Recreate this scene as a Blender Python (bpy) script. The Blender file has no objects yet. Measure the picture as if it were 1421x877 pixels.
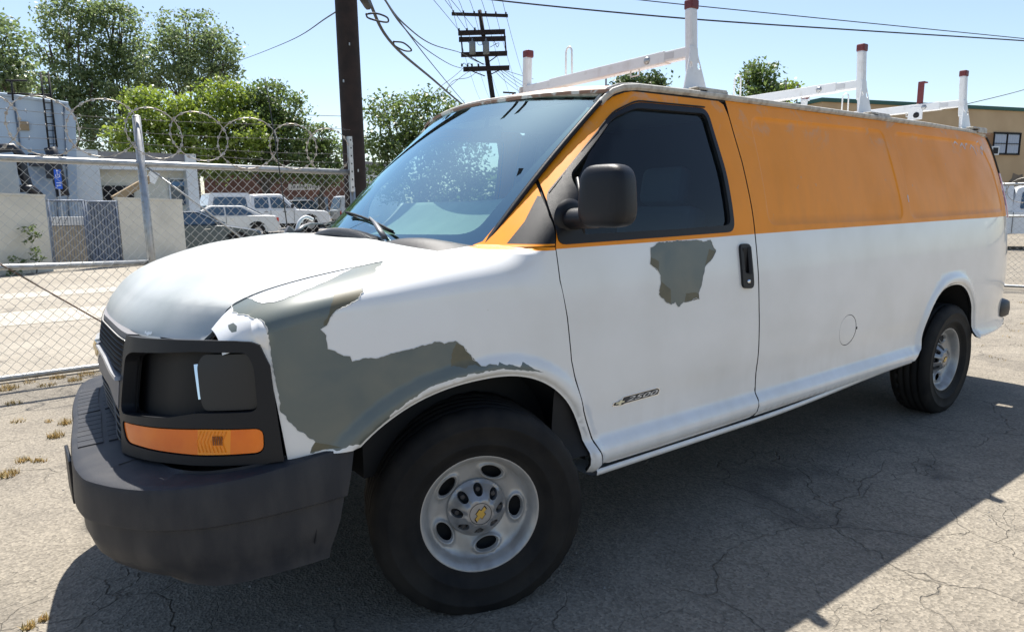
import bpy, math, random
import numpy as np
from mathutils import Vector, Matrix
from mathutils.geometry import delaunay_2d_cdt
random.seed(7); rng = np.random.default_rng(7)
scene = bpy.context.scene
COL = scene.collection

# ------------------------------------------------------------ camera
CAM = (-1.27195, -1.88399, 1.47058); YAW, PITCH, ROLL, FOC = 0.63569, 0.16054, -0.01275, 940.93
def cam_axes():
    cy, sy, cp, sp = math.cos(YAW), math.sin(YAW), math.cos(PITCH), math.sin(PITCH)
    f = Vector((sy*cp, cy*cp, -sp)); r0 = Vector((cy, -sy, 0)); u0 = r0.cross(f)
    r = math.cos(ROLL)*r0 + math.sin(ROLL)*u0; u = -math.sin(ROLL)*r0 + math.cos(ROLL)*u0
    return r, u, f
AR, AU, AF = cam_axes()
def at(px, py, depth):
    """point seen at photo pixel (px, py), 'depth' metres along the view axis"""
    return Vector(CAM) + depth*(AF + AR*((px-710.5)/FOC) - AU*((py-438.5)/FOC))
def at_y(px, py, y):
    d = AF + AR*((px-710.5)/FOC) - AU*((py-438.5)/FOC)
    return Vector(CAM) + d*((y-CAM[1])/d.y)
cd = bpy.data.cameras.new('camera'); cam = bpy.data.objects.new('camera', cd); COL.objects.link(cam)
cd.sensor_width = 36; cd.lens = FOC/1421*36; cd.clip_start = .05; cd.clip_end = 3000
m3 = Matrix((AR, AU, -AF)).transposed(); cam.matrix_world = Matrix.Translation(CAM) @ m3.to_4x4()
scene.camera = cam
scene.render.resolution_x = 1024; scene.render.resolution_y = 631
# ------------------------------------------------------------ light
SUN = Vector((.24, .465, 1.0)).normalized()
w = bpy.data.worlds.new('World'); scene.world = w; w.use_nodes = True
nt = w.node_tree; nt.nodes.clear()
sky = nt.nodes.new('ShaderNodeTexSky'); sky.sky_type = 'NISHITA'; sky.sun_disc = False
sky.sun_elevation = math.asin(SUN.z); sky.sun_rotation = math.atan2(SUN.x, SUN.y)
sky.air_density = 1.0; sky.dust_density = .9; sky.ozone_density = 1.0; sky.altitude = 50
bg = nt.nodes.new('ShaderNodeBackground'); bg.inputs[1].default_value = .088
wo = nt.nodes.new('ShaderNodeOutputWorld')
nt.links.new(sky.outputs[0], bg.inputs[0]); nt.links.new(bg.outputs[0], wo.inputs[0])
sl = bpy.data.lights.new('sun', 'SUN'); sl.energy = 5.0; sl.angle = math.radians(.53); sl.color = (1, .955, .88)
so = bpy.data.objects.new('sun', sl); COL.objects.link(so)
so.rotation_euler = (-SUN).to_track_quat('-Z', 'Y').to_euler(); so.location = (0, 0, 30)
scene.view_settings.view_transform = 'Standard'; scene.view_settings.look = 'None'
scene.view_settings.exposure = 1.0; scene.view_settings.gamma = 1
scene.render.engine = 'CYCLES'
try:
    scene.cycles.max_bounces = 8; scene.cycles.transparent_max_bounces = 24; scene.cycles.glossy_bounces = 4
except Exception: pass

# ------------------------------------------------------------ materials
def mat(name, col, rough=.6, metal=0., coat=0., col2=None, nscale=6., detail=4., lo=.35, hi=.65, bump=0., bscale=80., spec=.5, rough2=None, dist=0.):
    m = bpy.data.materials.new(name); m.use_nodes = True; t = m.node_tree; b = t.nodes['Principled BSDF']
    b.inputs['Base Color'].default_value = (*col, 1); b.inputs['Roughness'].default_value = rough
    b.inputs['Metallic'].default_value = metal; b.inputs['Specular IOR Level'].default_value = spec
    if coat: b.inputs['Coat Weight'].default_value = coat; b.inputs['Coat Roughness'].default_value = .06
    geo = t.nodes.new('ShaderNodeNewGeometry')
    if col2 is not None:
        n = t.nodes.new('ShaderNodeTexNoise'); n.inputs['Scale'].default_value = nscale; n.inputs['Detail'].default_value = detail
        n.inputs['Distortion'].default_value = dist
        t.links.new(geo.outputs['Position'], n.inputs['Vector'])
        r = t.nodes.new('ShaderNodeMapRange'); r.inputs[1].default_value = lo; r.inputs[2].default_value = hi
        t.links.new(n.outputs[0], r.inputs[0])
        x = t.nodes.new('ShaderNodeMix'); x.data_type = 'RGBA'
        x.inputs[6].default_value = (*col, 1); x.inputs[7].default_value = (*col2, 1)
        t.links.new(r.outputs[0], x.inputs[0]); t.links.new(x.outputs[2], b.inputs['Base Color'])
        if rough2 is not None:
            q = t.nodes.new('ShaderNodeMapRange'); q.inputs[3].default_value = rough; q.inputs[4].default_value = rough2
            t.links.new(r.outputs[0], q.inputs[0]); t.links.new(q.outputs[0], b.inputs['Roughness'])
    if bump:
        n2 = t.nodes.new('ShaderNodeTexNoise'); n2.inputs['Scale'].default_value = bscale; n2.inputs['Detail'].default_value = 3
        t.links.new(geo.outputs['Position'], n2.inputs['Vector'])
        bp = t.nodes.new('ShaderNodeBump'); bp.inputs['Strength'].default_value = bump; bp.inputs['Distance'].default_value = .01
        t.links.new(n2.outputs[0], bp.inputs['Height']); t.links.new(bp.outputs[0], b.inputs['Normal'])
    return m
def glass(name, tint, trans, rough=.0, ior=1.5, boost=1.0, refl=(1, 1, 1)):
    m = bpy.data.materials.new(name); m.use_nodes = True; t = m.node_tree; t.nodes.clear()
    o = t.nodes.new('ShaderNodeOutputMaterial'); tr = t.nodes.new('ShaderNodeBsdfTransparent'); gl = t.nodes.new('ShaderNodeBsdfGlossy')
    tr.inputs[0].default_value = (*[c*trans for c in tint], 1); gl.inputs['Roughness'].default_value = rough
    gl.inputs[0].default_value = (*refl, 1)
    lw = t.nodes.new('ShaderNodeLayerWeight'); lw.inputs[0].default_value = .5
    pw = t.nodes.new('ShaderNodeMath'); pw.operation = 'POWER'; pw.inputs[1].default_value = 4.5
    f0 = ((ior-1)/(ior+1))**2*boost
    mu = t.nodes.new('ShaderNodeMath'); mu.operation = 'MULTIPLY_ADD'; mu.inputs[1].default_value = 1-f0; mu.inputs[2].default_value = f0; mu.use_clamp = True
    mx = t.nodes.new('ShaderNodeMixShader')
    t.links.new(lw.outputs['Facing'], pw.inputs[0]); t.links.new(pw.outputs[0], mu.inputs[0]); t.links.new(mu.outputs[0], mx.inputs[0]); t.links.new(tr.outputs[0], mx.inputs[1]); t.links.new(gl.outputs[0], mx.inputs[2])
    t.links.new(mx.outputs[0], o.inputs[0]); return m
M = {}
M['white'] = mat('van_white_paint', (.79, .785, .77), .32, coat=.9, col2=(.72, .71, .68), nscale=2.5, lo=.4, hi=.7, rough2=.45)
M['orange'] = mat('van_orange_paint', (.90, .295, .006), .42, coat=.12, spec=.25, col2=(.82, .27, .012), nscale=3, lo=.4, hi=.75, rough2=.58)
def chalk(m, lo=1.72, hi=1.97):
    """sun-bleached chalky blotches high on the orange panels"""
    t = m.node_tree; N = t.nodes.new; L = t.links.new; b = t.nodes['Principled BSDF']; src = b.inputs['Base Color'].links[0].from_socket
    geo = N('ShaderNodeNewGeometry'); sp = N('ShaderNodeSeparateXYZ'); L(geo.outputs['Position'], sp.inputs[0])
    r = N('ShaderNodeMapRange'); r.inputs[1].default_value = lo; r.inputs[2].default_value = hi; L(sp.outputs[2], r.inputs[0])
    n = N('ShaderNodeTexNoise'); n.inputs['Scale'].default_value = 5.5; n.inputs['Detail'].default_value = 10; n.inputs['Roughness'].default_value = .68; n.inputs['Distortion'].default_value = .8; L(geo.outputs['Position'], n.inputs['Vector'])
    q = N('ShaderNodeMapRange'); q.inputs[1].default_value = .54; q.inputs[2].default_value = .68; L(n.outputs[0], q.inputs[0])
    mu = N('ShaderNodeMath'); mu.operation = 'MULTIPLY'; L(r.outputs[0], mu.inputs[0]); L(q.outputs[0], mu.inputs[1])
    n2 = N('ShaderNodeTexNoise'); n2.inputs['Scale'].default_value = 26; n2.inputs['Detail'].default_value = 5; L(geo.outputs['Position'], n2.inputs['Vector'])
    q2 = N('ShaderNodeMapRange'); q2.inputs[1].default_value = .70; q2.inputs[2].default_value = .73; q2.inputs[4].default_value = .35; L(n2.outputs[0], q2.inputs[0])
    mx_ = N('ShaderNodeMath'); mx_.operation = 'MAXIMUM'; L(mu.outputs[0], mx_.inputs[0]); L(q2.outputs[0], mx_.inputs[1])
    x = N('ShaderNodeMix'); x.data_type = 'RGBA'; L(mx_.outputs[0], x.inputs[0]); L(src, x.inputs[6]); x.inputs[7].default_value = (.55, .36, .24, 1); L(x.outputs[2], b.inputs['Base Color'])
chalk(M['orange'])
def waves(m, sc=1.6, dist=.010, fine=0.):
    t = m.node_tree; N = t.nodes.new; L = t.links.new; geo = N('ShaderNodeNewGeometry'); n = N('ShaderNodeTexNoise'); n.inputs['Scale'].default_value = sc; n.inputs['Detail'].default_value = 1.5
    L(geo.outputs['Position'], n.inputs['Vector']); bp = N('ShaderNodeBump'); bp.inputs['Strength'].default_value = .35; bp.inputs['Distance'].default_value = dist; L(n.outputs[0], bp.inputs['Height'])
    b = t.nodes['Principled BSDF']; L(bp.outputs[0], b.inputs['Normal'])
    if b.inputs['Coat Weight'].default_value: L(bp.outputs[0], b.inputs['Coat Normal'])
def dust(m, col, z0=.42, z1=.95, amt=.55):
    """road dirt low on the panels"""
    t = m.node_tree; N = t.nodes.new; L = t.links.new; b = t.nodes['Principled BSDF']; src = b.inputs['Base Color'].links[0].from_socket
    geo = N('ShaderNodeNewGeometry'); sp = N('ShaderNodeSeparateXYZ'); L(geo.outputs['Position'], sp.inputs[0])
    r = N('ShaderNodeMapRange'); r.inputs[1].default_value = z1; r.inputs[2].default_value = z0; r.inputs[4].default_value = amt; L(sp.outputs[2], r.inputs[0])
    mp_ = N('ShaderNodeMapping'); mp_.inputs['Scale'].default_value = (1, 1, .3); L(geo.outputs['Position'], mp_.inputs[0])
    n = N('ShaderNodeTexNoise'); n.inputs['Scale'].default_value = 14; n.inputs['Detail'].default_value = 7; L(mp_.outputs[0], n.inputs['Vector'])
    q = N('ShaderNodeMapRange'); q.inputs[1].default_value = .42; q.inputs[2].default_value = .68; L(n.outputs[0], q.inputs[0])
    mu = N('ShaderNodeMath'); mu.operation = 'MULTIPLY'; L(r.outputs[0], mu.inputs[0]); L(q.outputs[0], mu.inputs[1])
    n2 = N('ShaderNodeTexVoronoi'); n2.inputs['Scale'].default_value = 11; L(geo.outputs['Position'], n2.inputs['Vector'])
    q2 = N('ShaderNodeMapRange'); q2.inputs[1].default_value = .045; q2.inputs[2].default_value = .02; q2.inputs[4].default_value = .5; L(n2.outputs['Distance'], q2.inputs[0])
    n3 = N('ShaderNodeTexNoise'); n3.inputs['Scale'].default_value = 3.; L(geo.outputs['Position'], n3.inputs['Vector']); q3 = N('ShaderNodeMapRange'); q3.inputs[1].default_value = .56; q3.inputs[2].default_value = .62; L(n3.outputs[0], q3.inputs[0])
    m3_ = N('ShaderNodeMath'); m3_.operation = 'MULTIPLY'; L(q2.outputs[0], m3_.inputs[0]); L(q3.outputs[0], m3_.inputs[1])
    mx_ = N('ShaderNodeMath'); mx_.operation = 'MAXIMUM'; L(mu.outputs[0], mx_.inputs[0]); L(m3_.outputs[0], mx_.inputs[1])
    x = N('ShaderNodeMix'); x.data_type = 'RGBA'; L(mx_.outputs[0], x.inputs[0]); L(src, x.inputs[6]); x.inputs[7].default_value = (*col, 1); L(x.outputs[2], b.inputs['Base Color'])
waves(M['white']); waves(M['orange']); dust(M['white'], (.45, .40, .33), .42, .80, .20); dust(M['orange'], (.30, .14, .05), 1.2, 2.2, .12)
M['primer'] = mat('grey_primer', (.105, .130, .125), .36, col2=(.155, .165, .140), nscale=5, lo=.38, hi=.66, detail=9, dist=.5, coat=.08)
M['olive'] = mat('bare_olive_primer', (.10, .095, .06), .5, col2=(.13, .115, .07), nscale=20)
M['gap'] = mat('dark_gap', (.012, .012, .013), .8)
M['blackplastic'] = mat('black_plastic', (.011, .012, .015), .45, spec=.3, bump=.12, bscale=400)
M['greyplastic'] = mat('bumper_plastic', (.026, .028, .034), .5, spec=.22, col2=(.034, .035, .04), nscale=5, bump=.15, bscale=350)
M['greybar'] = mat('faded_grille_bar', (.16, .155, .165), .5, col2=(.13, .128, .135), nscale=7)
M['recess'] = mat('flat_black', (.006, .006, .007), .55, spec=.3)
M['chrome'] = mat('chrome', (.75, .77, .8), .12, metal=1)
M['rubber'] = mat('tyre_rubber', (.009, .009, .010), .7, col2=(.022, .020, .018), nscale=7, bump=.1, bscale=220, spec=.2)
M['rim'] = mat('silver_wheel_paint', (.42, .415, .405), .34, metal=.35, col2=(.34, .335, .325), nscale=14, lo=.45, hi=.75, rough2=.5)
M['cap'] = mat('hub_cap_plastic', (.34, .34, .345), .3, metal=.45, col2=(.27, .27, .27), nscale=20)
M['gold'] = mat('gold_emblem', (.50, .34, .08), .3, metal=.5)
M['amber'] = mat('amber_lens', (.95, .20, .002), .2, coat=.4, col2=(.85, .15, .002), nscale=10)
M['amberlight'] = mat('amber_lens_prism', (1., .30, .008), .2, coat=.4)
M['redlens'] = mat('red_lens', (.45, .012, .015), .15, coat=1.)
M['rackwhite'] = mat('rack_white_enamel', (.72, .72, .71), .35, coat=.3, col2=(.60, .58, .55), nscale=18, lo=.55, hi=.8)
M['redcap'] = mat('dark_red_rubber_cap', (.13, .02, .022), .5)
M['rail'] = mat('weathered_rail', (.50, .48, .43), .6, col2=(.30, .27, .23), nscale=30, lo=.45, hi=.7)
M['inside'] = mat('dark_interior', (.03, .03, .033), .8)
M['dash'] = mat('dashboard_vinyl', (.50, .52, .46), .55, col2=(.43, .45, .40), nscale=6, bump=.15, bscale=500)
M['windshield'] = glass('windshield_glass', (.76, .98, .90), .93, ior=1.55, boost=11, refl=(.66, .92, .97))
M['sideglass'] = glass('tinted_side_glass', (.32, .44, .56), .75, ior=1.5, boost=.9)
M['farglass'] = glass('far_side_glass', (.85, .95, .95), .9, ior=1.5, boost=.6)
M['steel'] = mat('galvanised_steel', (.42, .43, .43), .42, metal=.75, col2=(.33, .33, .32), nscale=25, lo=.4, hi=.7)
M['wire'] = mat('black_cable', (.02, .02, .022), .6)

dust(M['greyplastic'], (.13, .12, .11), .35, 1.1, .3); dust(M['rim'], (.14, .12, .10), .1, .9, .5); dust(M['rubber'], (.04, .036, .03), .0, 1.1, .3)
# ------------------------------------------------------------ objects
PINV = {}
def link(o, parent=None):
    COL.objects.link(o)
    if parent is not None:
        o.parent = parent
        if parent.name in PINV: o.matrix_parent_inverse = PINV[parent.name]
    return o
def thing(name, label, cat, loc=(0, 0, 0), rotz=0., group=None):
    o = bpy.data.objects.new(name, None); COL.objects.link(o); o.location = loc; o.rotation_euler = (0, 0, rotz)
    o.empty_display_size = .2
    tag(o, label, cat, group)
    PINV[o.name] = (Matrix.Translation(loc) @ Matrix.Rotation(rotz, 4, 'Z')).inverted()
    return o
def tag(o, label=None, cat=None, group=None, kind=None):
    if label: o['label'] = label
    if cat: o['category'] = cat
    if group: o['group'] = group
    if kind: o['kind'] = kind
    return o
class MB:
    def __init__(s): s.v = []; s.f = []; s.m = []; s.sm = []
    def face(s, idx, m=0, smooth=False): s.f.append(tuple(idx)); s.m.append(m); s.sm.append(smooth)
    def box(s, c, size, rot=None, m=0, taper=1.):
        hx, hy, hz = [a/2 for a in size]; n = len(s.v); c = Vector(c)
        for dz in (-1, 1):
            k = taper if dz > 0 else 1.
            for dx, dy in ((-1, -1), (1, -1), (1, 1), (-1, 1)):
                p = Vector((dx*hx*k, dy*hy*k, dz*hz))
                if rot is not None: p = rot @ p
                s.v.append(tuple(c+p))
        for q in ((0, 3, 2, 1), (4, 5, 6, 7), (0, 1, 5, 4), (1, 2, 6, 5), (2, 3, 7, 6), (3, 0, 4, 7)): s.face([n+i for i in q], m)
        return s
    def tube(s, pts, r, k=6, m=0, caps=True, smooth=True, flat=1.):
        pts = [Vector(p) for p in pts]; n0 = len(s.v); up = Vector((0, 0, 1)); prev = None
        for i, p in enumerate(pts):
            t = (pts[min(i+1, len(pts)-1)] - pts[max(i-1, 0)]).normalized()
            if prev is None:
                a = up if abs(t.z) < .9 else Vector((1, 0, 0)); u = t.cross(a).normalized()
            else: u = (prev - t*prev.dot(t)).normalized()
            prev = u; w_ = t.cross(u); rr = r[i] if isinstance(r, (list, tuple)) else r
            for j in range(k):
                a = 2*math.pi*(j+.5)/k; s.v.append(tuple(p + u*math.cos(a)*rr + w_*math.sin(a)*rr*flat))
        for i in range(len(pts)-1):
            for j in range(k):
                a = n0+i*k+j; b = n0+i*k+(j+1) % k; s.face((a, b, b+k, a+k), m, smooth)
        if caps:
            s.face([n0+j for j in reversed(range(k))], m); s.face([n0+(len(pts)-1)*k+j for j in range(k)], m)
        return s
    def grid(s, F, nu, nv, m=0, flip=False, smooth=True):
        n0 = len(s.v)
        for i in range(nu+1):
            for j in range(nv+1): s.v.append(tuple(F(i/nu, j/nv)))
        for i in range(nu):
            for j in range(nv):
                a = n0+i*(nv+1)+j; q = (a, a+nv+1, a+nv+2, a+1)
                s.face(q[::-1] if flip else q, m, smooth)
        return s
    def lathe(s, prof, n=32, m=0, axis='z', smooth=True, a0=0.):
        n0 = len(s.v); L = len(prof)
        for i in range(n):
            a = 2*math.pi*i/n+a0
            for r, h in prof:
                s.v.append((r*math.cos(a), r*math.sin(a), h) if axis == 'z' else (r*math.cos(a), -h, r*math.sin(a)))
        for i in range(n):
            for j in range(L-1):
                a = n0+i*L+j; b = n0+((i+1) % n)*L+j; s.face((a, b, b+1, a+1), m, smooth)
        return s
    def poly(s, pts, th, m=0):
        """prism: list of 3-d points (planar), extruded by vector th"""
        n0 = len(s.v); th = Vector(th); n = len(pts)
        for p in pts: s.v.append(tuple(p))
        for p in pts: s.v.append(tuple(Vector(p)+th))
        s.face([n0+i for i in range(n)], m); s.face([n0+n+i for i in reversed(range(n))], m)
        for i in range(n): s.face((n0+i, n0+n+i, n0+n+(i+1) % n, n0+(i+1) % n), m)
        return s
    def obj(s, name, mats, parent=None, bevel=0., subsurf=0, label=None):
        me = bpy.data.meshes.new(name); me.from_pydata(s.v, [], s.f)
        if not isinstance(mats, (list, tuple)): mats = [mats]
        for x in mats: me.materials.append(x)
        me.polygons.foreach_set('material_index', s.m); me.polygons.foreach_set('use_smooth', s.sm); me.update()
        o = bpy.data.objects.new(name, me); link(o, parent)
        if bevel:
            b = o.modifiers.new('bevel', 'BEVEL'); b.width = bevel; b.segments = 2; b.limit_method = 'ANGLE'; b.harden_normals = False
        if subsurf:
            b = o.modifiers.new('sub', 'SUBSURF'); b.levels = subsurf; b.render_levels = subsurf
        if label: o['label'] = label
        return o
def inpoly(pts, poly):
    pts = np.asarray(pts, float); x, y = pts[:, 0], pts[:, 1]; r = np.zeros(len(pts), bool); n = len(poly)
    for i in range(n):
        x1, y1 = poly[i]; x2, y2 = poly[(i+1) % n]
        if y1 == y2: continue
        c = ((y1 > y) != (y2 > y)) & (x < (x2-x1)*(y-y1)/(y2-y1)+x1); r ^= c
    return r
def densify(poly, d, closed=True):
    o = []; n = len(poly)
    for i in range(n if closed else n-1):
        a, b = poly[i], poly[(i+1) % n]; k = max(1, int(math.hypot(a[0]-b[0], a[1]-b[1])/d))
        for j in range(k): o.append((a[0]+(b[0]-a[0])*j/k, a[1]+(b[1]-a[1])*j/k))
    if not closed: o.append(tuple(poly[-1]))
    return o
def roundpoly(pts, r=.02, n=4):
    """round each corner of a polygon"""
    o = []; N = len(pts)
    for i in range(N):
        p0, p, p1 = Vector(pts[i-1]), Vector(pts[i]), Vector(pts[(i+1) % N])
        a = (p0-p); b = (p1-p); rr = min(r, a.length*.45, b.length*.45)
        A = p+a.normalized()*rr; B = p+b.normalized()*rr
        for k in range(n+1):
            t = k/n; q = A*(1-t)**2 + p*2*t*(1-t) + B*t*t; o.append((q.x, q.y))
    return o
def circ2(cx, cy, rx, ry=None, n=40, a0=0):
    ry = ry or rx; return [(cx+rx*math.cos(2*math.pi*i/n+a0), cy+ry*math.sin(2*math.pi*i/n+a0)) for i in range(n)]
def panel(name, P, outline, spacing, parent, mats, out, holes=(), regions=(), flange=.014, lines=(), off=0., label=None, holeflange=True, od=None, fmat=None):
    """curved sheet cut out of surface P(a,b): holes stay open, regions get their own material, 'out' = rough outward direction"""
    od = od or spacing
    V = []; E = []
    def loop(p, d, closed=True):
        p = densify(p, d, closed); n0 = len(V); V.extend(p); n = len(p)
        for i in range(n if closed else n-1): E.append((n0+i, n0+(i+1) % n))
        return p
    oo = loop(outline, od); hh = [loop(h, min(od, .02)) for h in holes]
    rr = [(loop(r, min(spacing, .03)), mi) for r, mi in regions]
    for l in lines: loop(l, spacing, False)
    xs = [p[0] for p in oo]; ys = [p[1] for p in oo]
    gx = np.arange(min(xs)+spacing*.5, max(xs), spacing); gy = np.arange(min(ys)+spacing*.5, max(ys), spacing)
    G = np.array([(x+(spacing*.5 if j % 2 else 0), y) for j, y in enumerate(gy) for x in gx])
    if len(G):
        k = inpoly(G, oo)
        for h in hh: k &= ~inpoly(G, h)
        V.extend(map(tuple, G[k]))
    vs, es, fs, _, _, _ = delaunay_2d_cdt([Vector(v) for v in V], E, [], 0, 1e-5)
    vs = np.array([(v.x, v.y) for v in vs]); fs = np.array([f for f in fs if len(f) == 3])
    c = vs[fs].mean(1); k = inpoly(c, oo)
    for h in hh: k &= ~inpoly(c, h)
    fs = fs[k]; c = c[k]; mi = np.zeros(len(fs), int)
    for r, m_ in rr: mi[inpoly(c, r)] = m_
    out = Vector(out) if not callable(out) else out
    pos = []; nor = []; e = 2e-3
    for a, b in vs:
        p = Vector(P(a, b)); da = Vector(P(a+e, b))-Vector(P(a-e, b)); db = Vector(P(a, b+e))-Vector(P(a, b-e)); n = da.cross(db)
        if n.length < 1e-12: n = Vector(out(p) if callable(out) else out)
        n.normalize()
        if n.dot(out(p) if callable(out) else out) < 0: n = -n
        pos.append(p+n*off); nor.append(n)
    F = []; ML = []; 
    cnt = {}
    for f, m_ in zip(fs, mi):
        a, b, d = [int(i) for i in f]
        if (pos[b]-pos[a]).cross(pos[d]-pos[a]).dot(nor[a]+nor[b]+nor[d]) < 0: b, d = d, b
        F.append((a, b, d)); ML.append(int(m_))
        for q in ((a, b), (b, d), (d, a)): cnt[q] = cnt.get(q, 0)+1
    nt_ = len(F); pv = list(pos)
    if flange:
        low = {}
        for (a, b) in list(cnt):
            if (b, a) in cnt: continue
            for i in (a, b):
                if i not in low: low[i] = len(pv); pv.append(pos[i]-nor[i]*flange)
            F.append((b, a, low[a], low[b])); ML.append(len(mats) if fmat else 0)
    me = bpy.data.meshes.new(name); me.from_pydata([tuple(p) for p in pv], [], F)
    for x in (list(mats) if isinstance(mats, (list, tuple)) else [mats])+([fmat] if fmat else []): me.materials.append(x)
    me.polygons.foreach_set('material_index', ML); me.polygons.foreach_set('use_smooth', [i < nt_ for i in range(len(F))])
    me.update()
    ln = []
    for i, f in enumerate(F):
        if i < nt_: ln.extend([tuple(nor[j]) for j in f])
        else: ln.extend([(0, 0, 0)]*4)
    me.normals_split_custom_set(ln)
    o = bpy.data.objects.new(name, me); link(o, parent)
    if label: o['label'] = label
    return o
def mirror(o, parent, name=None, mats=None, label=None):
    """the same part on the other flank of the van"""
    me = o.data; c = 2*YC
    v = [(q.co.x, c-q.co.y, q.co.z) for q in me.vertices]; F = [tuple(reversed(p.vertices)) for p in me.polygons]
    n = bpy.data.meshes.new(name or o.name.split('.')[0]); n.from_pydata(v, [], F)
    for x in (mats or me.materials): n.materials.append(x)
    n.polygons.foreach_set('material_index', [p.material_index for p in me.polygons])
    n.polygons.foreach_set('use_smooth', [p.use_smooth for p in me.polygons]); n.update()
    q = bpy.data.objects.new(n.name, n); link(q, parent)
    for md in o.modifiers:
        if md.type == 'BEVEL':
            b = q.modifiers.new('bevel', 'BEVEL'); b.width = md.width; b.segments = 2; b.limit_method = 'ANGLE'
    if label: q['label'] = label
    return q
# ------------------------------------------------------------ body surfaces of the van (metres; x back, y across, z up)
def interp(xs,ys,x):
    # monotone smooth (cubic hermite) interpolation, scalar
    xs=list(xs);ys=list(ys);n=len(xs)
    if x<=xs[0]: return ys[0]
    if x>=xs[-1]: return ys[-1]
    d=[(ys[i+1]-ys[i])/(xs[i+1]-xs[i]) for i in range(n-1)]
    m=[d[0]]+[0 if d[i-1]*d[i]<=0 else 2*d[i-1]*d[i]/(d[i-1]+d[i]) for i in range(1,n-1)]+[d[-1]]
    i=max(k for k in range(n-1) if xs[k]<=x)
    h=xs[i+1]-xs[i];t=(x-xs[i])/h
    return (2*t**3-3*t*t+1)*ys[i]+(t**3-2*t*t+t)*h*m[i]+(-2*t**3+3*t*t)*ys[i+1]+(t**3-t*t)*h*m[i+1]
def clamp(t,a=0.,b=1.): return a if t<a else b if t>b else t
def ss(t): t=clamp(t); return t*t*(3-2*t)
YC=1.006
ZP=[.40,.425,.46,.50,.565,.62,.75,.90,1.02,1.12,1.22,1.33,1.42,1.60,1.80,1.92,1.985]
YP=[.045,.012,-.016,-.022,.014,.014,.003,.000,.004,.010,.021,.036,.052,.100,.165,.205,.232]
def xw(z): return .15+(z-1.315)*1.08      # windshield side edge line
def plan(x):
    y=0.
    if x<-.35: y+=interp([-1.03,-.98,-.90,-.80,-.70,-.60,-.45,-.35],[.45,.32,.20,.105,.05,.025,.006,0],x)
    if x>4.3: y+=.14*((x-4.3)/.9)**2.2 if x<5.2 else .14
    return y
FX,FZ,FA,FB=.0,.372,.485,.513   # front arch (centre, radii)
RX,RZ,RA,RB=3.82,.372,.430,.538
def arch_d(x,z,cx,cz,a,b):
    if cx<1 and x<cx: a=a*1.26
    r=(abs((x-cx)/a)**2.3+abs((z-cz)/b)**2.3)**(1/2.3)
    return (r-1)*.5*(a+b)
def arch_pts(c,a0,a1,n,d=0.):
    o=[]
    for i in range(n+1):
        t=math.radians(a0+(a1-a0)*i/n); a=c[2]*(1.26 if c[0]<1 and math.cos(t)<0 else 1.)+d; b=c[3]+d; g=lambda q:math.copysign(abs(q)**(2/2.3),q)
        o.append((c[0]+a*g(math.cos(t)),c[1]+b*g(math.sin(t))))
    return o
def flare(x,z):
    o=0
    for c in ((FX,FZ,FA,FB),(RX,RZ,RA,RB)):
        if abs(x-c[0])<.75 and z<1.15:
            d=arch_d(x,z,*c)
            k=ss((z-.40)/.12) if c[0]>1 else 1.
            if d<.12: o-=.020*k*(1-ss((d-.035)/.05)) - .018*k*(1-ss((d+.0)/.022))
    return o
def y_side(x,z):
    y=interp(ZP,YP,z)+plan(x)+flare(x,z)
    if z>1.295:
        d=x-xw(z)
        if d<.17:
            A=max(0,.262-interp(ZP,YP,z))*ss((z-1.295)/.03); y+=A*clamp(1-d/.17,0,1.1)**2.2
    # stamped panels in the upper quarter
    return y
def zgap(x):
    return sum(zgap0(x+.03*k) for k in (-1,-.5,0,.5,1))/5 if x>-.74 else zgap0(x)
def zgap0(x): return interp([-.84,-.80,-.74,-.62,-.38,-.05,.2],[1.09,1.14,1.190,1.230,1.272,1.315,1.335],x)
def ygap(x): return interp([-.84,-.74,-.5,-.05,.2],[.235,.235,.235,.215,.20],x)
WS=1.16; LA=.27
def P_fender(x,w):
    """domain: x along, w = height below the shoulder, then arc length over it"""
    zg=zgap(x); zs=min(WS,zg-.10); 
    if x<-.6: zs=min(zs,zg-.10)
    if w<=zs: return (x,y_side(x,w),w)
    t=clamp((w-zs)/LA,0,1.1); y0=y_side(x,zs)
    Y=max(.01,ygap(x)-y0); H=zg-zs
    th=t*1.40
    # early part keeps tangent, then rolls over
    zz=zs+H*np.sin(th)/np.sin(1.40); yy=y0+Y*(1-np.cos(th))/(1-np.cos(1.40))*(.35+.65*t)
    return (x,yy,zz)
def P_side(x,z): return (x,y_side(x,z),z)
def hood_c(x):
    w=min(.05,max(0,(x+1.004)*.8)); return sum(hood_c0(x+w*k) for k in (-1,-.66,-.33,0,.33,.66,1))/7
def hood_c0(x): return interp([-1.005,-.985,-.95,-.87,-.71,-.52,-.25,.1],[1.075,1.125,1.175,1.237,1.300,1.345,1.368,1.375],x)
def P_hood(x,y):
    """x in body coords at centre; shape sheared so the nose follows the plan curve"""
    u=abs(y-YC)/(YC-.225)
    u=min(u,1.05)
    # nose edge x at this y
    xe=-1.005+.20*u**3.2+(.05*u**1.3 if y>YC else 0)
    # remap x: station measured so front edge at xe
    f=(x-(-1.005))/1.205
    X=xe+f*(.20-xe) 
    zc=hood_c(x)
    zs=zgap(-.805+max(0,f)*1.005)-.05*(1-ss(f/.07))
    k=u**2.2
    crease=.007*np.exp(-((u-.60)/.16)**2)*ss((x+1.0)/.5)
    return (X,y,zc*(1-k)+zs*k+crease)
def P_glass(y,h):
    u=(y-YC)/.756; z=1.30+h*(.660-.04*u*u)
    xc=-.14+.77*h; B=.31-.13*h
    return (xc+B*u*u - .02*np.sin(min(1,max(0,h))*3.14159),y,z)
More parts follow.
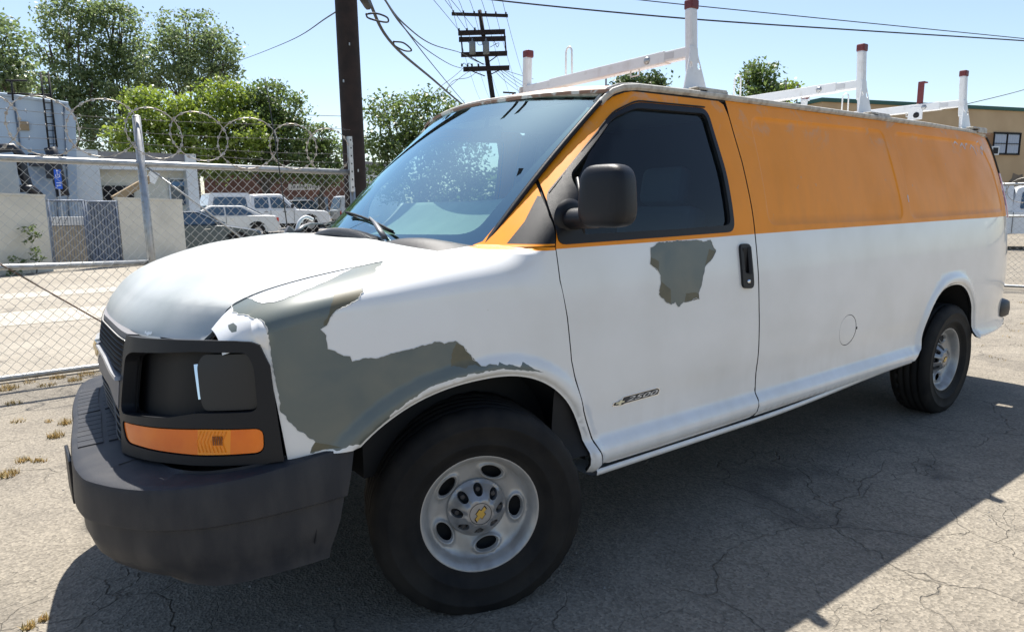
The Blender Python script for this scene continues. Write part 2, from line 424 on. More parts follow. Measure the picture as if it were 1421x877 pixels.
def P_roof(s,y):
    """s = distance behind the windshield header"""
    u=(y-YC)/.775; e=1.975; au=min(abs(u),1.02)
    x0=.62+.18*u*u; x=x0+s
    up=interp([0,.1,.3,.6,1.0,1.6,3.6,4.2,4.5],[-.012,.018,.058,.085,.100,.105,.095,.075,.04],s)
    side=1-au**2.6
    z=e+up*side
    if s<.25: z-= .03*(1-ss(s/.25))*(au**2.6)
    return (x,y,z)
FARK=.19
_FP=[(-.60,.025),(-.66,.036),(-.72,.058),(-.80,.105),(-.90,.20),(-.98,.32),(-1.025,.45),(-1.040,.62),(-1.042,.80),(-1.043,1.006)]
def _arc(pts):
    L=[0]
    for a,b in zip(pts,pts[1:]): L.append(L[-1]+((a[0]-b[0])**2+(a[1]-b[1])**2)**.5)
    return L
_FL=_arc(_FP)
def P_face(s,z):
    """front face: s = arc length from the fender round to the centre line"""
    s=clamp(s,0,_FL[-1]+.5)
    if s>_FL[-1]:
        q=P_face(2*_FL[-1]-s,z); return (q[0]+FARK*((s-_FL[-1])/_FL[-1])**1.2,2*YC-q[1],q[2])
    x=interp(_FL,[p[0] for p in _FP],s); y=interp(_FL,[p[1] for p in _FP],s)
    k=ss((s-.05)/.3)
    k2=ss((s-.62)/.35)
    return (x+(k*.16*(z-.90)+k*.05*max(0,z-1.02))+k2*.22*max(0,.92-z),y,z)
_BP=[(-.42,.012),(-.60,.008),(-.78,.020),(-.90,.045),(-.98,.085),(-1.06,.150),(-1.13,.245),(-1.175,.34),(-1.186,.45),(-1.178,.65),(-1.148,1.006)]
_BL=_arc(_BP)
def P_bump(s,d,z):
    if s>_BL[-1]:
        q=P_bump(2*_BL[-1]-s,d,z); return (q[0]+.36*((s-_BL[-1])/_BL[-1])**1.2,2*YC-q[1],q[2])
    X=[p[0] for p in _BP];Y=[p[1] for p in _BP]
    x=interp(_BL,X,s);y=interp(_BL,Y,s)
    x2=interp(_BL,X,s+.004);y2=interp(_BL,Y,s+.004);x1=interp(_BL,X,max(0,s-.004));y1=interp(_BL,Y,max(0,s-.004))
    tx,ty=x2-x1,y2-y1;n=(tx*tx+ty*ty)**.5 or 1
    return (x+(ty/n)*(-d) , y+(-tx/n)*(-d), z)
# ------------------------------------------------------------ the van
van = thing('cargo_van', 'white and orange cargo van with grey primer showing through peeled paint', 'van', (1.95, YC, 0))
OUT = (0, -1, 0)
def topw(x): return min(WS, zgap(x)-.10)+LA
STR = lambda x: interp([.0, .35, 1.0, 1.6, 2.6, 4.3, 5.2], [1.305, 1.312, 1.317, 1.325, 1.333, 1.344, 1.347], x)
def arc_pts(c, a0, a1, n, z0=None):
    o = []
    for i in range(n+1):
        a = math.radians(a0+(a1-a0)*i/n); o.append((c[0]+c[2]*math.cos(a), c[1]+c[3]*math.sin(a)))
    return o
rag = lambda p, s: p
# --- front fender
PR = [(-.749,1.368),(-.733,1.392),(-.703,1.39),(-.698,1.332),(-.690,1.307),(-.656,1.300),(-.627,1.308),(-.527,1.35),(-.44,1.396),(-.377,1.423),(-.286,1.440),(-.249,1.432),(-.308,1.388),(-.338,1.36),(-.382,1.336),(-.407,1.317),(-.416,1.265),(-.437,1.234),(-.466,1.21),(-.489,1.203),(-.514,1.184),(-.531,1.147),(-.54,1.129),(-.561,1.122),(-.546,1.1),(-.547,1.081),(-.542,1.061),(-.517,1.043),(-.479,1.031),(-.471,1.018),(-.432,1.018),(-.391,1.015),(-.349,1.022),(-.286,1.028),(-.212,1.036),(-.164,1.036),(-.106,1.027),(-.082,1.011),(-.065,.988),(-.047,.961),(-.021,.938),(.043,.930),(.052,.938),(.081,.924),(.098,.924),(.136,.908),(.152,.925),(.196,.895),(.245,.872),(.165,.892),(.064,.913),(-.021,.916),(-.124,.913),(-.231,.899),(-.294,.873),(-.36,.841),(-.373,.834),(-.371,.822),(-.42,.788),(-.462,.757),(-.494,.758),(-.525,.755),(-.614,.752),(-.599,.785),(-.63,.818),(-.653,.845),(-.685,.89),(-.695,.984),(-.702,1.066),(-.701,1.142),(-.707,1.18),(-.712,1.218),(-.727,1.219),(-.736,1.257),(-.754,1.285),(-.76,1.317)]
def ragged(p, amp=.0022, d=.008):
    q = densify(p, d); r_ = random.Random(5); o = []; ph = [r_.uniform(0, 6.28) for _ in range(8)]
    for i, (a, b) in enumerate(q):
        n = Vector((b-q[i-2][1], -(a-q[i-2][0]))); n = n.normalized() if n.length else n
        k = (1.6*math.sin(a*95+ph[0]+b*60)+1.2*math.sin(b*150+ph[1]-a*70)+1.1*math.sin((a+b)*260+ph[2]))*amp*.75*(.5+.5*math.sin(a*17+b*23+ph[3])) + r_.uniform(-1, 1)*amp*.6
        o.append((a+n.x*k, b+n.y*k))
    return o
def paint_edge(name, P, poly, parent, m, r=.0011, skip=None):
    mb = MB(); run = []
    for a, b in list(poly)+[poly[0]]:
        ok = arch_d(a, b, FX, FZ, FA, FB) > .045 and b > .78 if name.startswith('peel') and P is not P_side else True
        if ok: run.append(Vector(P(a, b))+Vector((-.0003, -.0006, .0003)))
        if (not ok or (a, b) == poly[0]) and run:
            if len(run) > 3: mb.tube(run, r, 4, caps=False)
            run = [run[-1]] if ok else []
    if len(run) > 3: mb.tube(run, r, 4, caps=False)
    return mb.obj(name, m, parent)
OA = [(-.491,1.315),(-.52,1.23),(-.537,1.160),(-.552,1.131),(-.54,1.131),(-.531,1.147),(-.514,1.184),(-.466,1.21),(-.418,1.265),(-.409,1.317),(-.345,1.358),(-.421,1.341)]
OB = [(-.108,1.025),(-.131,.988),(-.138,.949),(-.081,.941),(-.026,.938),(-.068,.988),(-.084,1.011)]
OC = [(-.611,.755),(-.599,.783),(-.555,.768),(-.525,.757)]
SP = [(-.785,1.250),(-.773,1.248),(-.769,1.22),(-.774,1.191),(-.784,1.197),(-.787,1.224)]
fo = arch_pts((FX, FZ, FA, FB), 5, 150, 54)
fo = [(x, z) for x, z in fo if not (z < .742 and x < 0)]
fo = [(.486, .42)] + fo + [(fo[-1][0]-.012, .742), (-.676, .742), (-.700, .95), (-.712, 1.03), (-.742, 1.088), (-.79, 1.094), (-.815, 1.10)]
fo += [(x, topw(x)) for x in np.linspace(-.815, .16, 30)]
zt_ = 1.309
fo += [(.20, 1.427), (.25, 1.423), (.30, 1.420), (.345, 1.417), (.352, 1.216), (.377, 1.059), (.393, .892), (.446, .686), (.538, .448), (.535, .418)]
def P_fen(x, w):
    # rear end of the shoulder runs out to the belt line
    a = P_fender(x, w)
    if x > .0:
        k = ss((x-.0)/.32); b = P_side(x, min(w, WS+(w-WS)*.62)); return tuple(a[i]*(1-k)+b[i]*k for i in range(3))
    return a
obar = [(.085, 1.412), (.10, 1.400), (.14, 1.397), (.36, 1.399), (.36, 1.5), (.085, 1.5)]
lines = [arch_pts((FX, FZ, FA, FB), 4, 160, 44, d) for d in (.012, .03, .045, .065, .085)]
lines = [[p for p in l if p[1] > .75 or p[0] > 0] for l in lines]
lines = [[p for p in l if p[0] < .34+.9*max(0, (1.0-p[1]))*.3] for l in lines]
fender = panel('front_fender', P_fen, fo, .026, van, [M['white'], M['primer'], M['olive'], M['orange'], M['gap']], lambda p: Vector((-.25, -1, .8 if p.z > 1.15 else .0)),
      regions=[(ragged(PR), 1), (ragged(OA), 2), (ragged(OB), 2), (OC, 2), (SP, 1), (obar, 3)], lines=lines, od=.02, fmat=M['gap'],
      label='front fender with grey primer bared where the white paint has peeled off')
M['peel'] = mat('lifted_paint_edge', (.66, .65, .62), .6)
paint_edge('peeling_paint_edge', P_fen, ragged(PR), fender, M['peel'])
mirror(fender, van, mats=[M['white']]*5+[M['gap']], label='far side front fender')
# curled flap of loose paint at the headlamp corner
fl = MB(); FP_ = [(-.705,1.075),(-.727,1.10),(-.735,1.16),(-.734,1.215),(-.720,1.23),(-.708,1.20),(-.700,1.15),(-.698,1.10)]
def flp(x, w, k): 
    p = Vector(P_fender(x, w)); return p+Vector((-.010, -.016, .004))*k
n0 = len(fl.v)
for i, (x, w) in enumerate(FP_): fl.v.append(tuple(flp(x, w, (0.25, 1, 1.3, .6, .2, .9, 1.3, 1)[i])))
fl.v.append(tuple(flp(-.715, 1.15, 1.7)))
for i in range(8): fl.face((n0+i, n0+(i+1) % 8, n0+8), 0, True)
fl.obj('paint_flap', M['white'], fender)
# --- fixed quarter piece ahead of the door
pp = [(.145, 1.322), (.345, 1.325), (.366, 1.432), (.398, 1.51), (.428, 1.572), (xw(1.577)+.0, 1.590), (xw(1.50)+.0, 1.50), (xw(1.40)+.0, 1.40), (xw(1.34)+.0, 1.34)]
def P_pil(x, z): return P_side(x, z)
pillar = panel('pillar_panel', P_pil, pp, .02, van, [M['orange'], M['blackplastic']], (-.6, -1, .2), fmat=M['gap'], regions=[([(.212, 1.333), (.356, 1.331), (.372, 1.432), (.402, 1.505), (.390, 1.508), (.30, 1.413)], 1)], od=.012)
mirror(pillar, van, mats=[M['white'], M['blackplastic'], M['gap']])
# --- front door
do = [(.349, 1.322), (.357, 1.195), (.382, 1.059), (.398, .892), (.452, .686), (.546, .450), (.60, .438), (.9, .428), (1.3, .428), (1.55, .436), (1.585, .46), (1.608, .58), (1.604, .785), (1.592, .964), (1.582, 1.325), (1.577, 1.664), (1.560, 1.88), (1.545, 1.935), (1.515, 1.950), (.93, 1.945), (.875, 1.935)]
do += [(xw(z)+.004, z) for z in (1.90, 1.83, 1.75, 1.67, 1.61)] + [(.436, 1.572), (.405, 1.508), (.373, 1.432)]
WO = roundpoly([(.405, 1.508), (.673, 1.742), (.795, 1.843), (.93, 1.898), (1.405, 1.905), (1.437, 1.60), (1.428, 1.340), (1.0, 1.334), (.352, 1.326), (.371, 1.432)], .05, 5)
WI = roundpoly([(.510, 1.583), (.68, 1.728), (.79, 1.825), (.92, 1.872), (1.385, 1.880), (1.410, 1.60), (1.402, 1.372), (1.0, 1.364), (.478, 1.360), (.492, 1.467)], .035, 5)
DP = [(.854,1.295),(.911,1.313),(1.033,1.316),(1.151,1.314),(1.202,1.305),(1.247,1.312),(1.282,1.258),(1.245,1.221),(1.197,1.195),(1.185,1.163),(1.168,1.119),(1.146,1.082),(1.15,1.053),(1.128,1.064),(1.084,1.05),(1.042,1.05),(1.008,1.033),(.989,1.057),(.963,1.046),(.928,1.065),(.885,1.099),(.9,1.145),(.9,1.177),(.883,1.204),(.843,1.226),(.85,1.259)]
DO = [[(.852,1.256),(.901,1.235),(.892,1.193),(.847,1.226)], [(.901,1.156),(.962,1.113),(.963,1.050),(.888,1.099)], [(1.128,1.089),(1.148,1.078),(1.146,1.056),(1.05,1.053),(1.06,1.089)], [(1.233,1.272),(1.278,1.257),(1.245,1.224),(1.198,1.201)]]
orr = [(x, STR(x)) for x in np.linspace(.33, 1.62, 12)]+[(1.63, 2.0), (.3, 2.0)]
cr = [(x, z+.0) for z in (.50, .53, .56, .59) for x in (0,)]
hlines = [[(.56, z), (1.58, z)] for z in (.475, .505, .535, .56, .585)]
door = panel('front_door', P_side, do, .032, van, [M['white'], M['orange'], M['primer'], M['olive'], M['blackplastic']], OUT,
      holes=[[(a, b) for a, b in WI]], regions=[(orr, 1), (ragged(DP), 2)]+[(ragged(q, .0018), 3) for q in DO], lines=hlines, od=.016, fmat=M['gap'],
      label='driver side front door with a bare grey patch under the window')
paint_edge('peeling_paint_edge', P_side, ragged(DP), door, M['peel'])
fdoor = mirror(door, van, mats=[M['white'], M['orange'], M['white'], M['white'], M['blackplastic'], M['gap']], label='far side front door')
frame = panel('window_frame', P_side, WO, .03, door, M['blackplastic'], OUT, holes=[WI], off=.004, flange=.02, od=.015)
mirror(frame, fdoor)
P_in = lambda x, z: (x, y_side(x, z)+.012, z)
WG = roundpoly([(.47, 1.50), (.69, 1.74), (.80, 1.835), (.92, 1.885), (1.395, 1.895), (1.42, 1.60), (1.412, 1.352), (.46, 1.352)], .02)
wg = panel('side_window', P_in, WG, .05, door, M['sideglass'], OUT, flange=0, od=.03)
mirror(wg, fdoor, mats=[M['farglass']])
def on_side(x, z, o=0.):
    p = Vector(P_side(x, z)); return p+Vector((0, -o, 0))
dv = MB(); dv.tube([on_side(.530, 1.575, -.002), on_side(.505, 1.475, -.002), on_side(.492, 1.362, -.002)], .008, 6)
dv.obj('window_divider', M['blackplastic'], door)
sl_ = MB()
sl_.tube([on_side(x, z, .005) for x, z in [(.418, 1.516)]+[(a, b) for a, b in roundpoly([(.682, 1.751), (.80, 1.852), (.93, 1.905), (1.410, 1.912)], .04, 3)][2:-2]], .0035, 6)
sl_.obj('window_seal', M['gap'], door)
# handle
hp = [(1.447, 1.285), (1.530, 1.280), (1.541, 1.072), (1.455, 1.078)]
hb = panel('door_handle', P_side, roundpoly(hp, .03, 5), .02, door, M['blackplastic'], OUT, off=.012, flange=.016, holes=[roundpoly([(1.468, 1.262), (1.500, 1.260), (1.508, 1.145), (1.474, 1.147)], .012)], od=.01)
mb = MB(); p0 = on_side(1.487, 1.205, .002)
mb.box(p0, (.045, .01, .12)); mb.obj('handle_recess', M['recess'], door)
mb = MB(); mb.grid(lambda u, v: on_side(1.497+.030*u+.004*v, 1.268-.125*v, .014+.008*math.sin(math.pi*u)), 6, 6); mb.obj('handle_paddle', M['blackplastic'], door)
mb = MB(); mb.lathe([(0, .016), (.009, .016), (.010, .010)], 16, axis='y'); o = mb.obj('key_lock', M['chrome'], door); o.location = on_side(1.497, 1.108, 0)
# badge with bow tie and number
def side_frame(x, z):
    p = on_side(x, z, 0.); return p
bd = panel('badge', P_side, roundpoly([(.622, .667), (.628, .682), (.675, .683), (.682, .697), (.888, .700), (.905, .692), (.898, .668), (.690, .664), (.68, .660)], .006, 3), .012, door, M['chrome'], OUT, off=.003, flange=.004, od=.01)
bk = panel('badge_inlay', P_side, roundpoly([(.628, .669), (.633, .679), (.678, .680), (.685, .694), (.887, .697), (.900, .690), (.893, .671), (.690, .667), (.68, .663)], .005, 3), .012, door, mat('badge_black', (.03, .035, .045), .4), OUT, off=.0042, flange=0, od=.01)
bt = [(.640, .6735), (.643, .680), (.660, .680), (.6615, .6865), (.676, .6865), (.6745, .680), (.690, .680), (.687, .6735), (.671, .6735), (.6695, .667), (.655, .667), (.6565, .6735)]
panel('bow_tie_emblem', P_side, bt, .01, door, mat('badge_cream', (.80, .72, .48), .35), OUT, off=.0056, flange=.001, od=.01)
def text_on_side(txt, x0, x1, z0, zh, name, m, parent, o, shear=.35):
    cu = bpy.data.curves.new(name, 'FONT'); cu.body = txt; cu.size = 1; cu.shear = shear; cu.resolution_u = 3; cu.offset = .01
    to = bpy.data.objects.new(name, cu); COL.objects.link(to); dg = bpy.context.evaluated_depsgraph_get(); dg.update()
    me = bpy.data.meshes.new_from_object(to.evaluated_get(dg)); bpy.data.objects.remove(to)
    xs = [v.co.x for v in me.vertices]; ys = [v.co.y for v in me.vertices]
    for v in me.vertices:
        a = x0+(v.co.x-min(xs))/(max(xs)-min(xs))*(x1-x0); b = z0+(v.co.y-min(ys))/(max(ys)-min(ys))*zh
        v.co = on_side(a, b, o)
    me.materials.clear(); me.materials.append(m); me.name = name
    q = bpy.data.objects.new(name, me); link(q, parent); return q
text_on_side('2500', .700, .890, .673, .019, 'badge_number', mat('badge_silver', (.62, .62, .62), .3, metal=.2), door, .0056)
# --- rear quarter
def inset_rect(x, z, pts, dpt):
    return 0
PA = roundpoly([(1.735, 1.893), (3.10, 1.900), (3.118, 1.36), (1.705, 1.362)], .07, 5)
PB = roundpoly([(3.235, 1.900), (4.62, 1.890), (4.79, 1.70), (4.84, 1.385), (3.215, 1.362)], .07, 5)
def segd(p, a, b):
    ax, az = a; bx, bz = b; dx, dz = bx-ax, bz-az; L = dx*dx+dz*dz or 1e-9
    t = clamp(((p[0]-ax)*dx+(p[1]-az)*dz)/L); return math.hypot(p[0]-ax-t*dx, p[1]-az-t*dz)
def dpoly(p, poly): return min(segd(p, poly[i], poly[(i+1) % len(poly)]) for i in range(len(poly)))
def inside1(p, poly):
    x, y = p; r_ = False; n = len(poly)
    for i in range(n):
        x1, y1 = poly[i]; x2, y2 = poly[(i+1) % n]
        if (y1 > y) != (y2 > y) and x < (x2-x1)*(y-y1)/(y2-y1)+x1: r_ = not r_
    return r_
def P_quarter(x, z):
    y = y_side(x, z)
    if z > 1.34 and 1.68 < x < 4.9:
        for q in (PA, PB):
            if min(a for a, b in q)-.03 < x < max(a for a, b in q)+.03:
                d = dpoly((x, z), q); s_ = -d if inside1((x, z), q) else d
                y += .006*(1-ss((s_+.010)/.014))
    return (x, y, z)
def xr(z): return 5.2-.34*clamp((z-1.50)/.47, 0, 1)**2.2 if z > 1.5 else 5.2
qo = [(1.592, .436)] + [(3.30, .47)]
ra = arch_pts((RX, RZ, RA, RB), 172, 8, 44)
qo = [(1.594, .462), (1.590, .436), (3.29, .468), (3.34, .52)] + [p for p in ra if p[1] > .56 or (p[1] > .49 and p[0] > 4)] + [(4.262, .49), (4.75, .50), (5.2, .52)] + [(xr(z), z) for z in np.linspace(.56, 1.955, 26)] + [(4.2, 1.960), (1.57, 1.957), (1.568, 1.88), (1.585, 1.664), (1.590, 1.325), (1.600, .964), (1.612, .785), (1.616, .58)]
orq = [(x, STR(x)) for x in np.linspace(1.5, 5.3, 24)]+[(5.4, 2.1), (1.4, 2.1)]
lines = [arch_pts((RX, RZ, RA, RB), 172, 8, 40, d) for d in (.012, .03, .045, .065, .085)]
lines = [[p for p in l if p[1] > .5] for l in lines] + [[(1.62, z), (3.25, z+.02)] for z in (.475, .505, .535, .56, .585)]
for q in (PA, PB):
    ctr = (sum(a for a, b in q)/len(q), sum(b for a, b in q)/len(q))
    for k_ in (-.012, -.004, .004, .012):
        l = []
        for a, b in q:
            v = Vector((a-ctr[0], b-ctr[1])); n = v.normalized(); l.append((a+n.x*k_, b+n.y*k_))
        lines.append(l+[l[0]])
fuelc = circ2(2.456, .762, .092, .088, 36)
quarter = panel('rear_side_panel', P_quarter, qo, .05, van, [M['white'], M['orange']], OUT, holes=[fuelc], regions=[(orq, 1)], lines=lines, od=.03, fmat=M['gap'],
      label='long orange over white rear side panel with two stamped bays')
mq = mirror(quarter, van, mats=[M['white'], M['white'], M['gap']], label='far side panel')
panel('fuel_door', P_side, circ2(2.456, .762, .0885, .0845, 36), .03, quarter, M['white'], OUT, flange=.006, off=-.001)
mb = MB(); mb.box(on_side(2.552, .763, -.001), (.012, .005, .014)); mb.obj('fuel_door_hinge', M['gap'], quarter)
# worn, chalky spots on the orange
def spots(name, cx, cz, n, sx, sz, r, m, seed):
    r_ = random.Random(seed); mb = MB()
    for i in range(n):
        x = cx+r_.gauss(0, sx); z = cz+r_.gauss(0, sz); k = r_.randint(5, 8); rr = r*r_.uniform(.3, 1); n0 = len(mb.v)
        for j in range(k):
            a = 2*math.pi*j/k; e = r_.uniform(.6, 1.3); xx, zz = x+rr*e*1.5*math.cos(a), z+rr*e*.7*math.sin(a)
            p = Vector(P_quarter(xx, zz)); mb.v.append((p.x, p.y-.0012, p.z))
        mb.face([n0+j for j in range(k)], 0)
    return mb.obj(name, m, quarter)
# chipped curls of old lettering near the rear top
mb = MB(); r_ = random.Random(12)
for x0, z0, pts in ((4.12, 1.865, [(0, 0), (.03, .012), (.06, -.004)]), (4.22, 1.850, [(0, 0), (.04, .02), (.07, -.02), (.10, .016), (.13, .02)]), (4.38, 1.835, [(0, 0), (.04, .03), (.08, .01), (.10, -.04)]), (4.52, 1.87, [(.06, .03), (.02, .02), (0, -.02), (.01, -.05)]), (4.60, 1.835, [(0, 0), (.03, .03), (.06, .0), (.03, -.03), (0, -.01)])):
    q = densify([(x0+a, z0+b) for a, b in pts], .012, False); n0 = len(mb.v)
    for i, (x, z) in enumerate(q):
        w_ = .004+.004*r_.random()
        for k in (-1, 1): p = Vector(P_quarter(x+w_*k*.3, z+w_*k)); mb.v.append((p.x, p.y-.0012, p.z))
    for i in range(len(q)-1): a = n0+2*i; mb.face((a, a+1, a+3, a+2))
o = mb.obj('lettering_residue', mat('residue_white', (.62, .58, .58), .7), quarter); tag(o, kind='stuff')
mb = MB(); n0 = 0; c = (3.215, 1.49)
for k in range(9): a = k*math.pi*2/9; e = r_.uniform(.6, 1.2); p = Vector(P_quarter(c[0]+.016*e*math.cos(a), c[1]+.028*e*math.sin(a))); mb.v.append((p.x, p.y-.0012, p.z))
mb.face(range(9)); mb.obj('paint_chip', bpy.data.materials['residue_white'], quarter)
# rear end: doors, lamps, bumper
rd = MB()
def rear(u, v):
    z = .50+v*1.46; ys_ = y_side(xr(z), z); y = ys_+u*(2*YC-2*ys_); e = abs(2*u-1)
    return (xr(z)+.03*(1-e**3), y, z)
rd.grid(rear, 16, 16); rd.obj('rear_door', M['white'], van)
sw = MB(); sw.tube([(xr(z)+.004, y_side(xr(z), z)-.001, z) for z in np.linspace(1.60, 1.95, 12)], .011, 6); o = sw.obj('rear_door_seal', M['gap'], van); mirror(o, van)
tl = MB(); tl.grid(lambda u, v: (xr(1.33+.35*v)-.05+.085*u, y_side(xr(1.33+.35*v)-.05+.085*u if u < .6 else 5.2, 1.33+.35*v)-.012*math.sin(math.pi*min(1, u*1.2))-.004+.02*max(0, u-.6), 1.33+.35*v), 6, 8)
o = tl.obj('tail_lamp', M['redlens'], van); mirror(o, van)
def rbp(u, v):
    th = 2*math.pi*u; ph = math.pi*(v-.5); g = lambda q, e: math.copysign(abs(q)**e, q)
    return (5.13+.17*g(math.cos(th), .3)*g(math.cos(ph), .3), YC+.915*g(math.sin(th), .3)*g(math.cos(ph), .3), .60+.092*g(math.sin(ph), .35))
rb = MB(); rb.grid(rbp, 48, 16); rb.obj('rear_bumper', M['blackplastic'], van)
# mudflap
mf = MB(); mf.box((4.285, .155, .56), (.022, .26, .22)); mf.obj('mud_flap', M['blackplastic'], van, bevel=.01)
# --- roof
ro = []
for y in np.linspace(.232, 2*YC-.232, 30): ro.append((0.0, y))
ro += [(x, 2*YC-.232) for x in np.linspace(.3, 4.08, 12)]+[(4.22, 1.6), (4.24, YC), (4.22, .41)] + [(x, .232) for x in np.linspace(4.08, .3, 12)]
M['roof'] = mat('oxidised_roof_paint', (.27, .15, .10), .6, col2=(.62, .60, .55), nscale=7, lo=.54, hi=.57, detail=6, dist=.4)
def P_roof2(s, y):
    x, yy, z = P_roof(s, y); return (x, yy, z)
roof = panel('roof', P_roof2, ro, .07, van, [M['roof'], M['white']], (0, 0, 1), regions=[([(1.1, 0), (5, 0), (5, 2.1), (1.1, 2.1)], 1)], od=.05)
hd = MB(); hd.tube([tuple(Vector(P_glass(y, 1.0))+Vector((.006, 0, .008))) for y in np.linspace(.27, 2*YC-.27, 40)], .010, 8); hd.obj('header_trim', M['rail'], roof)
# header strip between glass and roof skin
hs = MB()
def hstrip(u, v):
    y = .25+u*(2*YC-.5); a = Vector(P_glass(y, 1.0)); b = Vector(P_roof(0.02, y)); return a*(1-v)+b*v
hs.grid(hstrip, 40, 3); hs.obj('roof_header', M['roof'], roof)
# gutter rails
def gut(t):
    pts = [(.775, .262, 1.885), (.80, .252, 1.915), (.83, .243, 1.940), (.88, .235, 1.957), (.96, .230, 1.966), (1.3, .228, 1.971), (2.6, .228, 1.973), (3.8, .230, 1.972), (4.6, .250, 1.966), (4.80, .262, 1.955)]
    return pts
gm = MB(); gp = gut(0)
def strip(mb, pts, prof, m=0):
    n0 = len(mb.v); k = len(prof)
    for i, p in enumerate(pts):
        t = (Vector(pts[min(i+1, len(pts)-1)])-Vector(pts[max(0, i-1)])).normalized(); up = Vector((0, 0, 1)); up = (up-t*up.dot(t)).normalized(); o_ = up.cross(t)
        if o_.y > 0: o_ = -o_
        for a, b in prof: mb.v.append(tuple(Vector(p)+o_*a+up*b))
    for i in range(len(pts)-1):
        for j in range(k):
            a = n0+i*k+j; b = n0+i*k+(j+1) % k; mb.face((a, b, b+k, a+k), m, False)
    mb.face([n0+j for j in range(k)], m); mb.face([n0+(len(pts)-1)*k+j for j in reversed(range(k))], m)
strip(gm, gp, [(-.01, -.012), (.012, -.014), (.022, -.004), (.024, .010), (.016, .014), (.008, .004), (-.006, .006), (-.014, .022), (-.02, .022)])
gutter = gm.obj('drip_rail', M['rail'], van, bevel=.002); mirror(gutter, van)
gm = MB(); strip(gm, [(a, b+.002, c-.018) for a, b, c in gp], [(-.01, -.005), (.008, -.005), (.008, .005), (-.01, .005)]); o = gm.obj('drip_rail_seal', M['gap'], van); mirror(o, van)
# --- hood
def xe_(y):
    u = min(1.05, abs(y-YC)/(YC-.225)); return -1.005+.20*u**3.2+(.05*u**1.3 if y > YC else 0)
def h_dom(X, y): xe = xe_(y); return -1.005+1.205*(X-xe)/(.20-xe)
ho = [(-1.004, y) for y in np.linspace(.235, 2*YC-.235, 40)]
ye = 2*YC-.235
def ygap2(X): return ygap(X)+.010
xs_ = list(np.linspace(-.79, -.04, 16))
ho = [(-1.0045, y) for y in np.linspace(.27, 2*YC-.27, 44)]
ho += [(h_dom(X, 2*YC-ygap2(X)), 2*YC-ygap2(X)) for X in xs_]
ho += [(h_dom(-.235+.20*((y-YC)/.78)**2, y), y) for y in np.linspace(2*YC-.24, .24, 20)]
ho += [(h_dom(X, ygap2(X)), ygap2(X)) for X in reversed(xs_)]
def P_hood2(x, y):
    p = P_hood(x, y); return (p[0], p[1], p[2]-.003)
M['hood'] = mat('faded_hood_paint', (.50, .51, .49), .34, col2=(.36, .385, .375), nscale=3.0, lo=.42, hi=.74, detail=9, dist=.8, coat=.05, rough2=.4)
M['hoodedge'] = mat('worn_hood_front', (.25, .31, .33), .3, col2=(.36, .41, .42), nscale=5, lo=.4, hi=.6, coat=.1)
reg = []
hl = [[(x, y) for y in np.linspace(.28, 2*YC-.28, 40)] for x in (-1.000, -.993, -.985, -.972, -.955, -.935)]
hood = panel('hood', P_hood2, ho, .035, van, [M['hood'], M['hoodedge'], M['white']], (-.3, 0, 1), regions=reg, lines=hl, od=.02, label='faded grey-white hood with worn front edge')
mb = MB(); r_ = random.Random(3)
for i in range(5):
    y = .50+r_.uniform(-.025, .025); x = -1.0005+abs(r_.gauss(0, .003)); n0 = len(mb.v)
    for j in range(6):
        a = j*math.pi/3; e = r_.uniform(.5, 1.2); p = Vector(P_hood2(x+.0025*e*math.cos(a), y+.007*e*math.sin(a)))+Vector((-.0012, -.0008, .0012)); mb.v.append(tuple(p))
    mb.face([n0+j for j in range(6)])
mb.obj('paint_chip', M['white'], hood)
# --- cowl between hood and glass
def hood_rear(y): return Vector(P_hood2(h_dom(-.235+.20*((y-YC)/.78)**2, y), y))
def cowl(u, v):
    y = .215+u*(2*YC-.43); a = hood_rear(max(.24, min(2*YC-.24, y)))+Vector((-.03, 0, -.022)); b = Vector(P_glass(y, .03))+Vector((-.004, 0, .006)); a.y = b.y = y
    p = a*(1-v)+b*v; p.z += .012*math.sin(math.pi*v)
    return p
mb = MB(); mb.grid(cowl, 60, 10); cow = mb.obj('cowl_panel', M['blackplastic'], van)
def dome(u, v):   # raised slotted air intake
    y = .53+.40*u; s_ = math.sin(math.pi*u)**.6; uu = (y-.215)/(2*YC-.43)
    p = cowl(uu, .08+.50*v); p.z += .045*s_*math.sin(math.pi*min(1, .10+v*.9))**.5
    return p
mb = MB(); mb.grid(dome, 40, 10); dm = mb.obj('air_intake', mat('intake_plastic', (.05, .052, .056), .5), cow)
mb = MB()
for i in range(46):
    u = .04+.92*i/45; mb.tube([tuple(Vector(dome(u, v))+Vector((0, 0, .003))) for v in (.02, .2, .4, .6, .8, .93)], .0022, 4)
o = mb.obj('intake_rib', mat('intake_rib', (.14, .145, .155), .45), cow); tag(o, kind='stuff')
def earc(u, v):
    y = .215+.30*u; uu = (y-.215)/(2*YC-.43); p = cowl(uu, .03+.75*v); p.z += .030*math.sin(math.pi*min(1, u*1.05))**.7*math.sin(math.pi*v); return p
mb = MB(); mb.grid(earc, 14, 8); mb.obj('cowl_corner_cover', M['greyplastic'], cow)
# --- windshield
go = [(y, 0.0) for y in np.linspace(.25, 2*YC-.25, 24)] + [(2*YC-.262-.0*h, h) for h in np.linspace(.1, .9, 6)] + [(y, 1.0) for y in np.linspace(2*YC-.272, .272, 24)] + [(.262, h) for h in np.linspace(.9, .1, 6)]
ws = panel('windshield', P_glass, go, .07, van, M['windshield'], (-1, 0, .6), flange=0, od=.05)
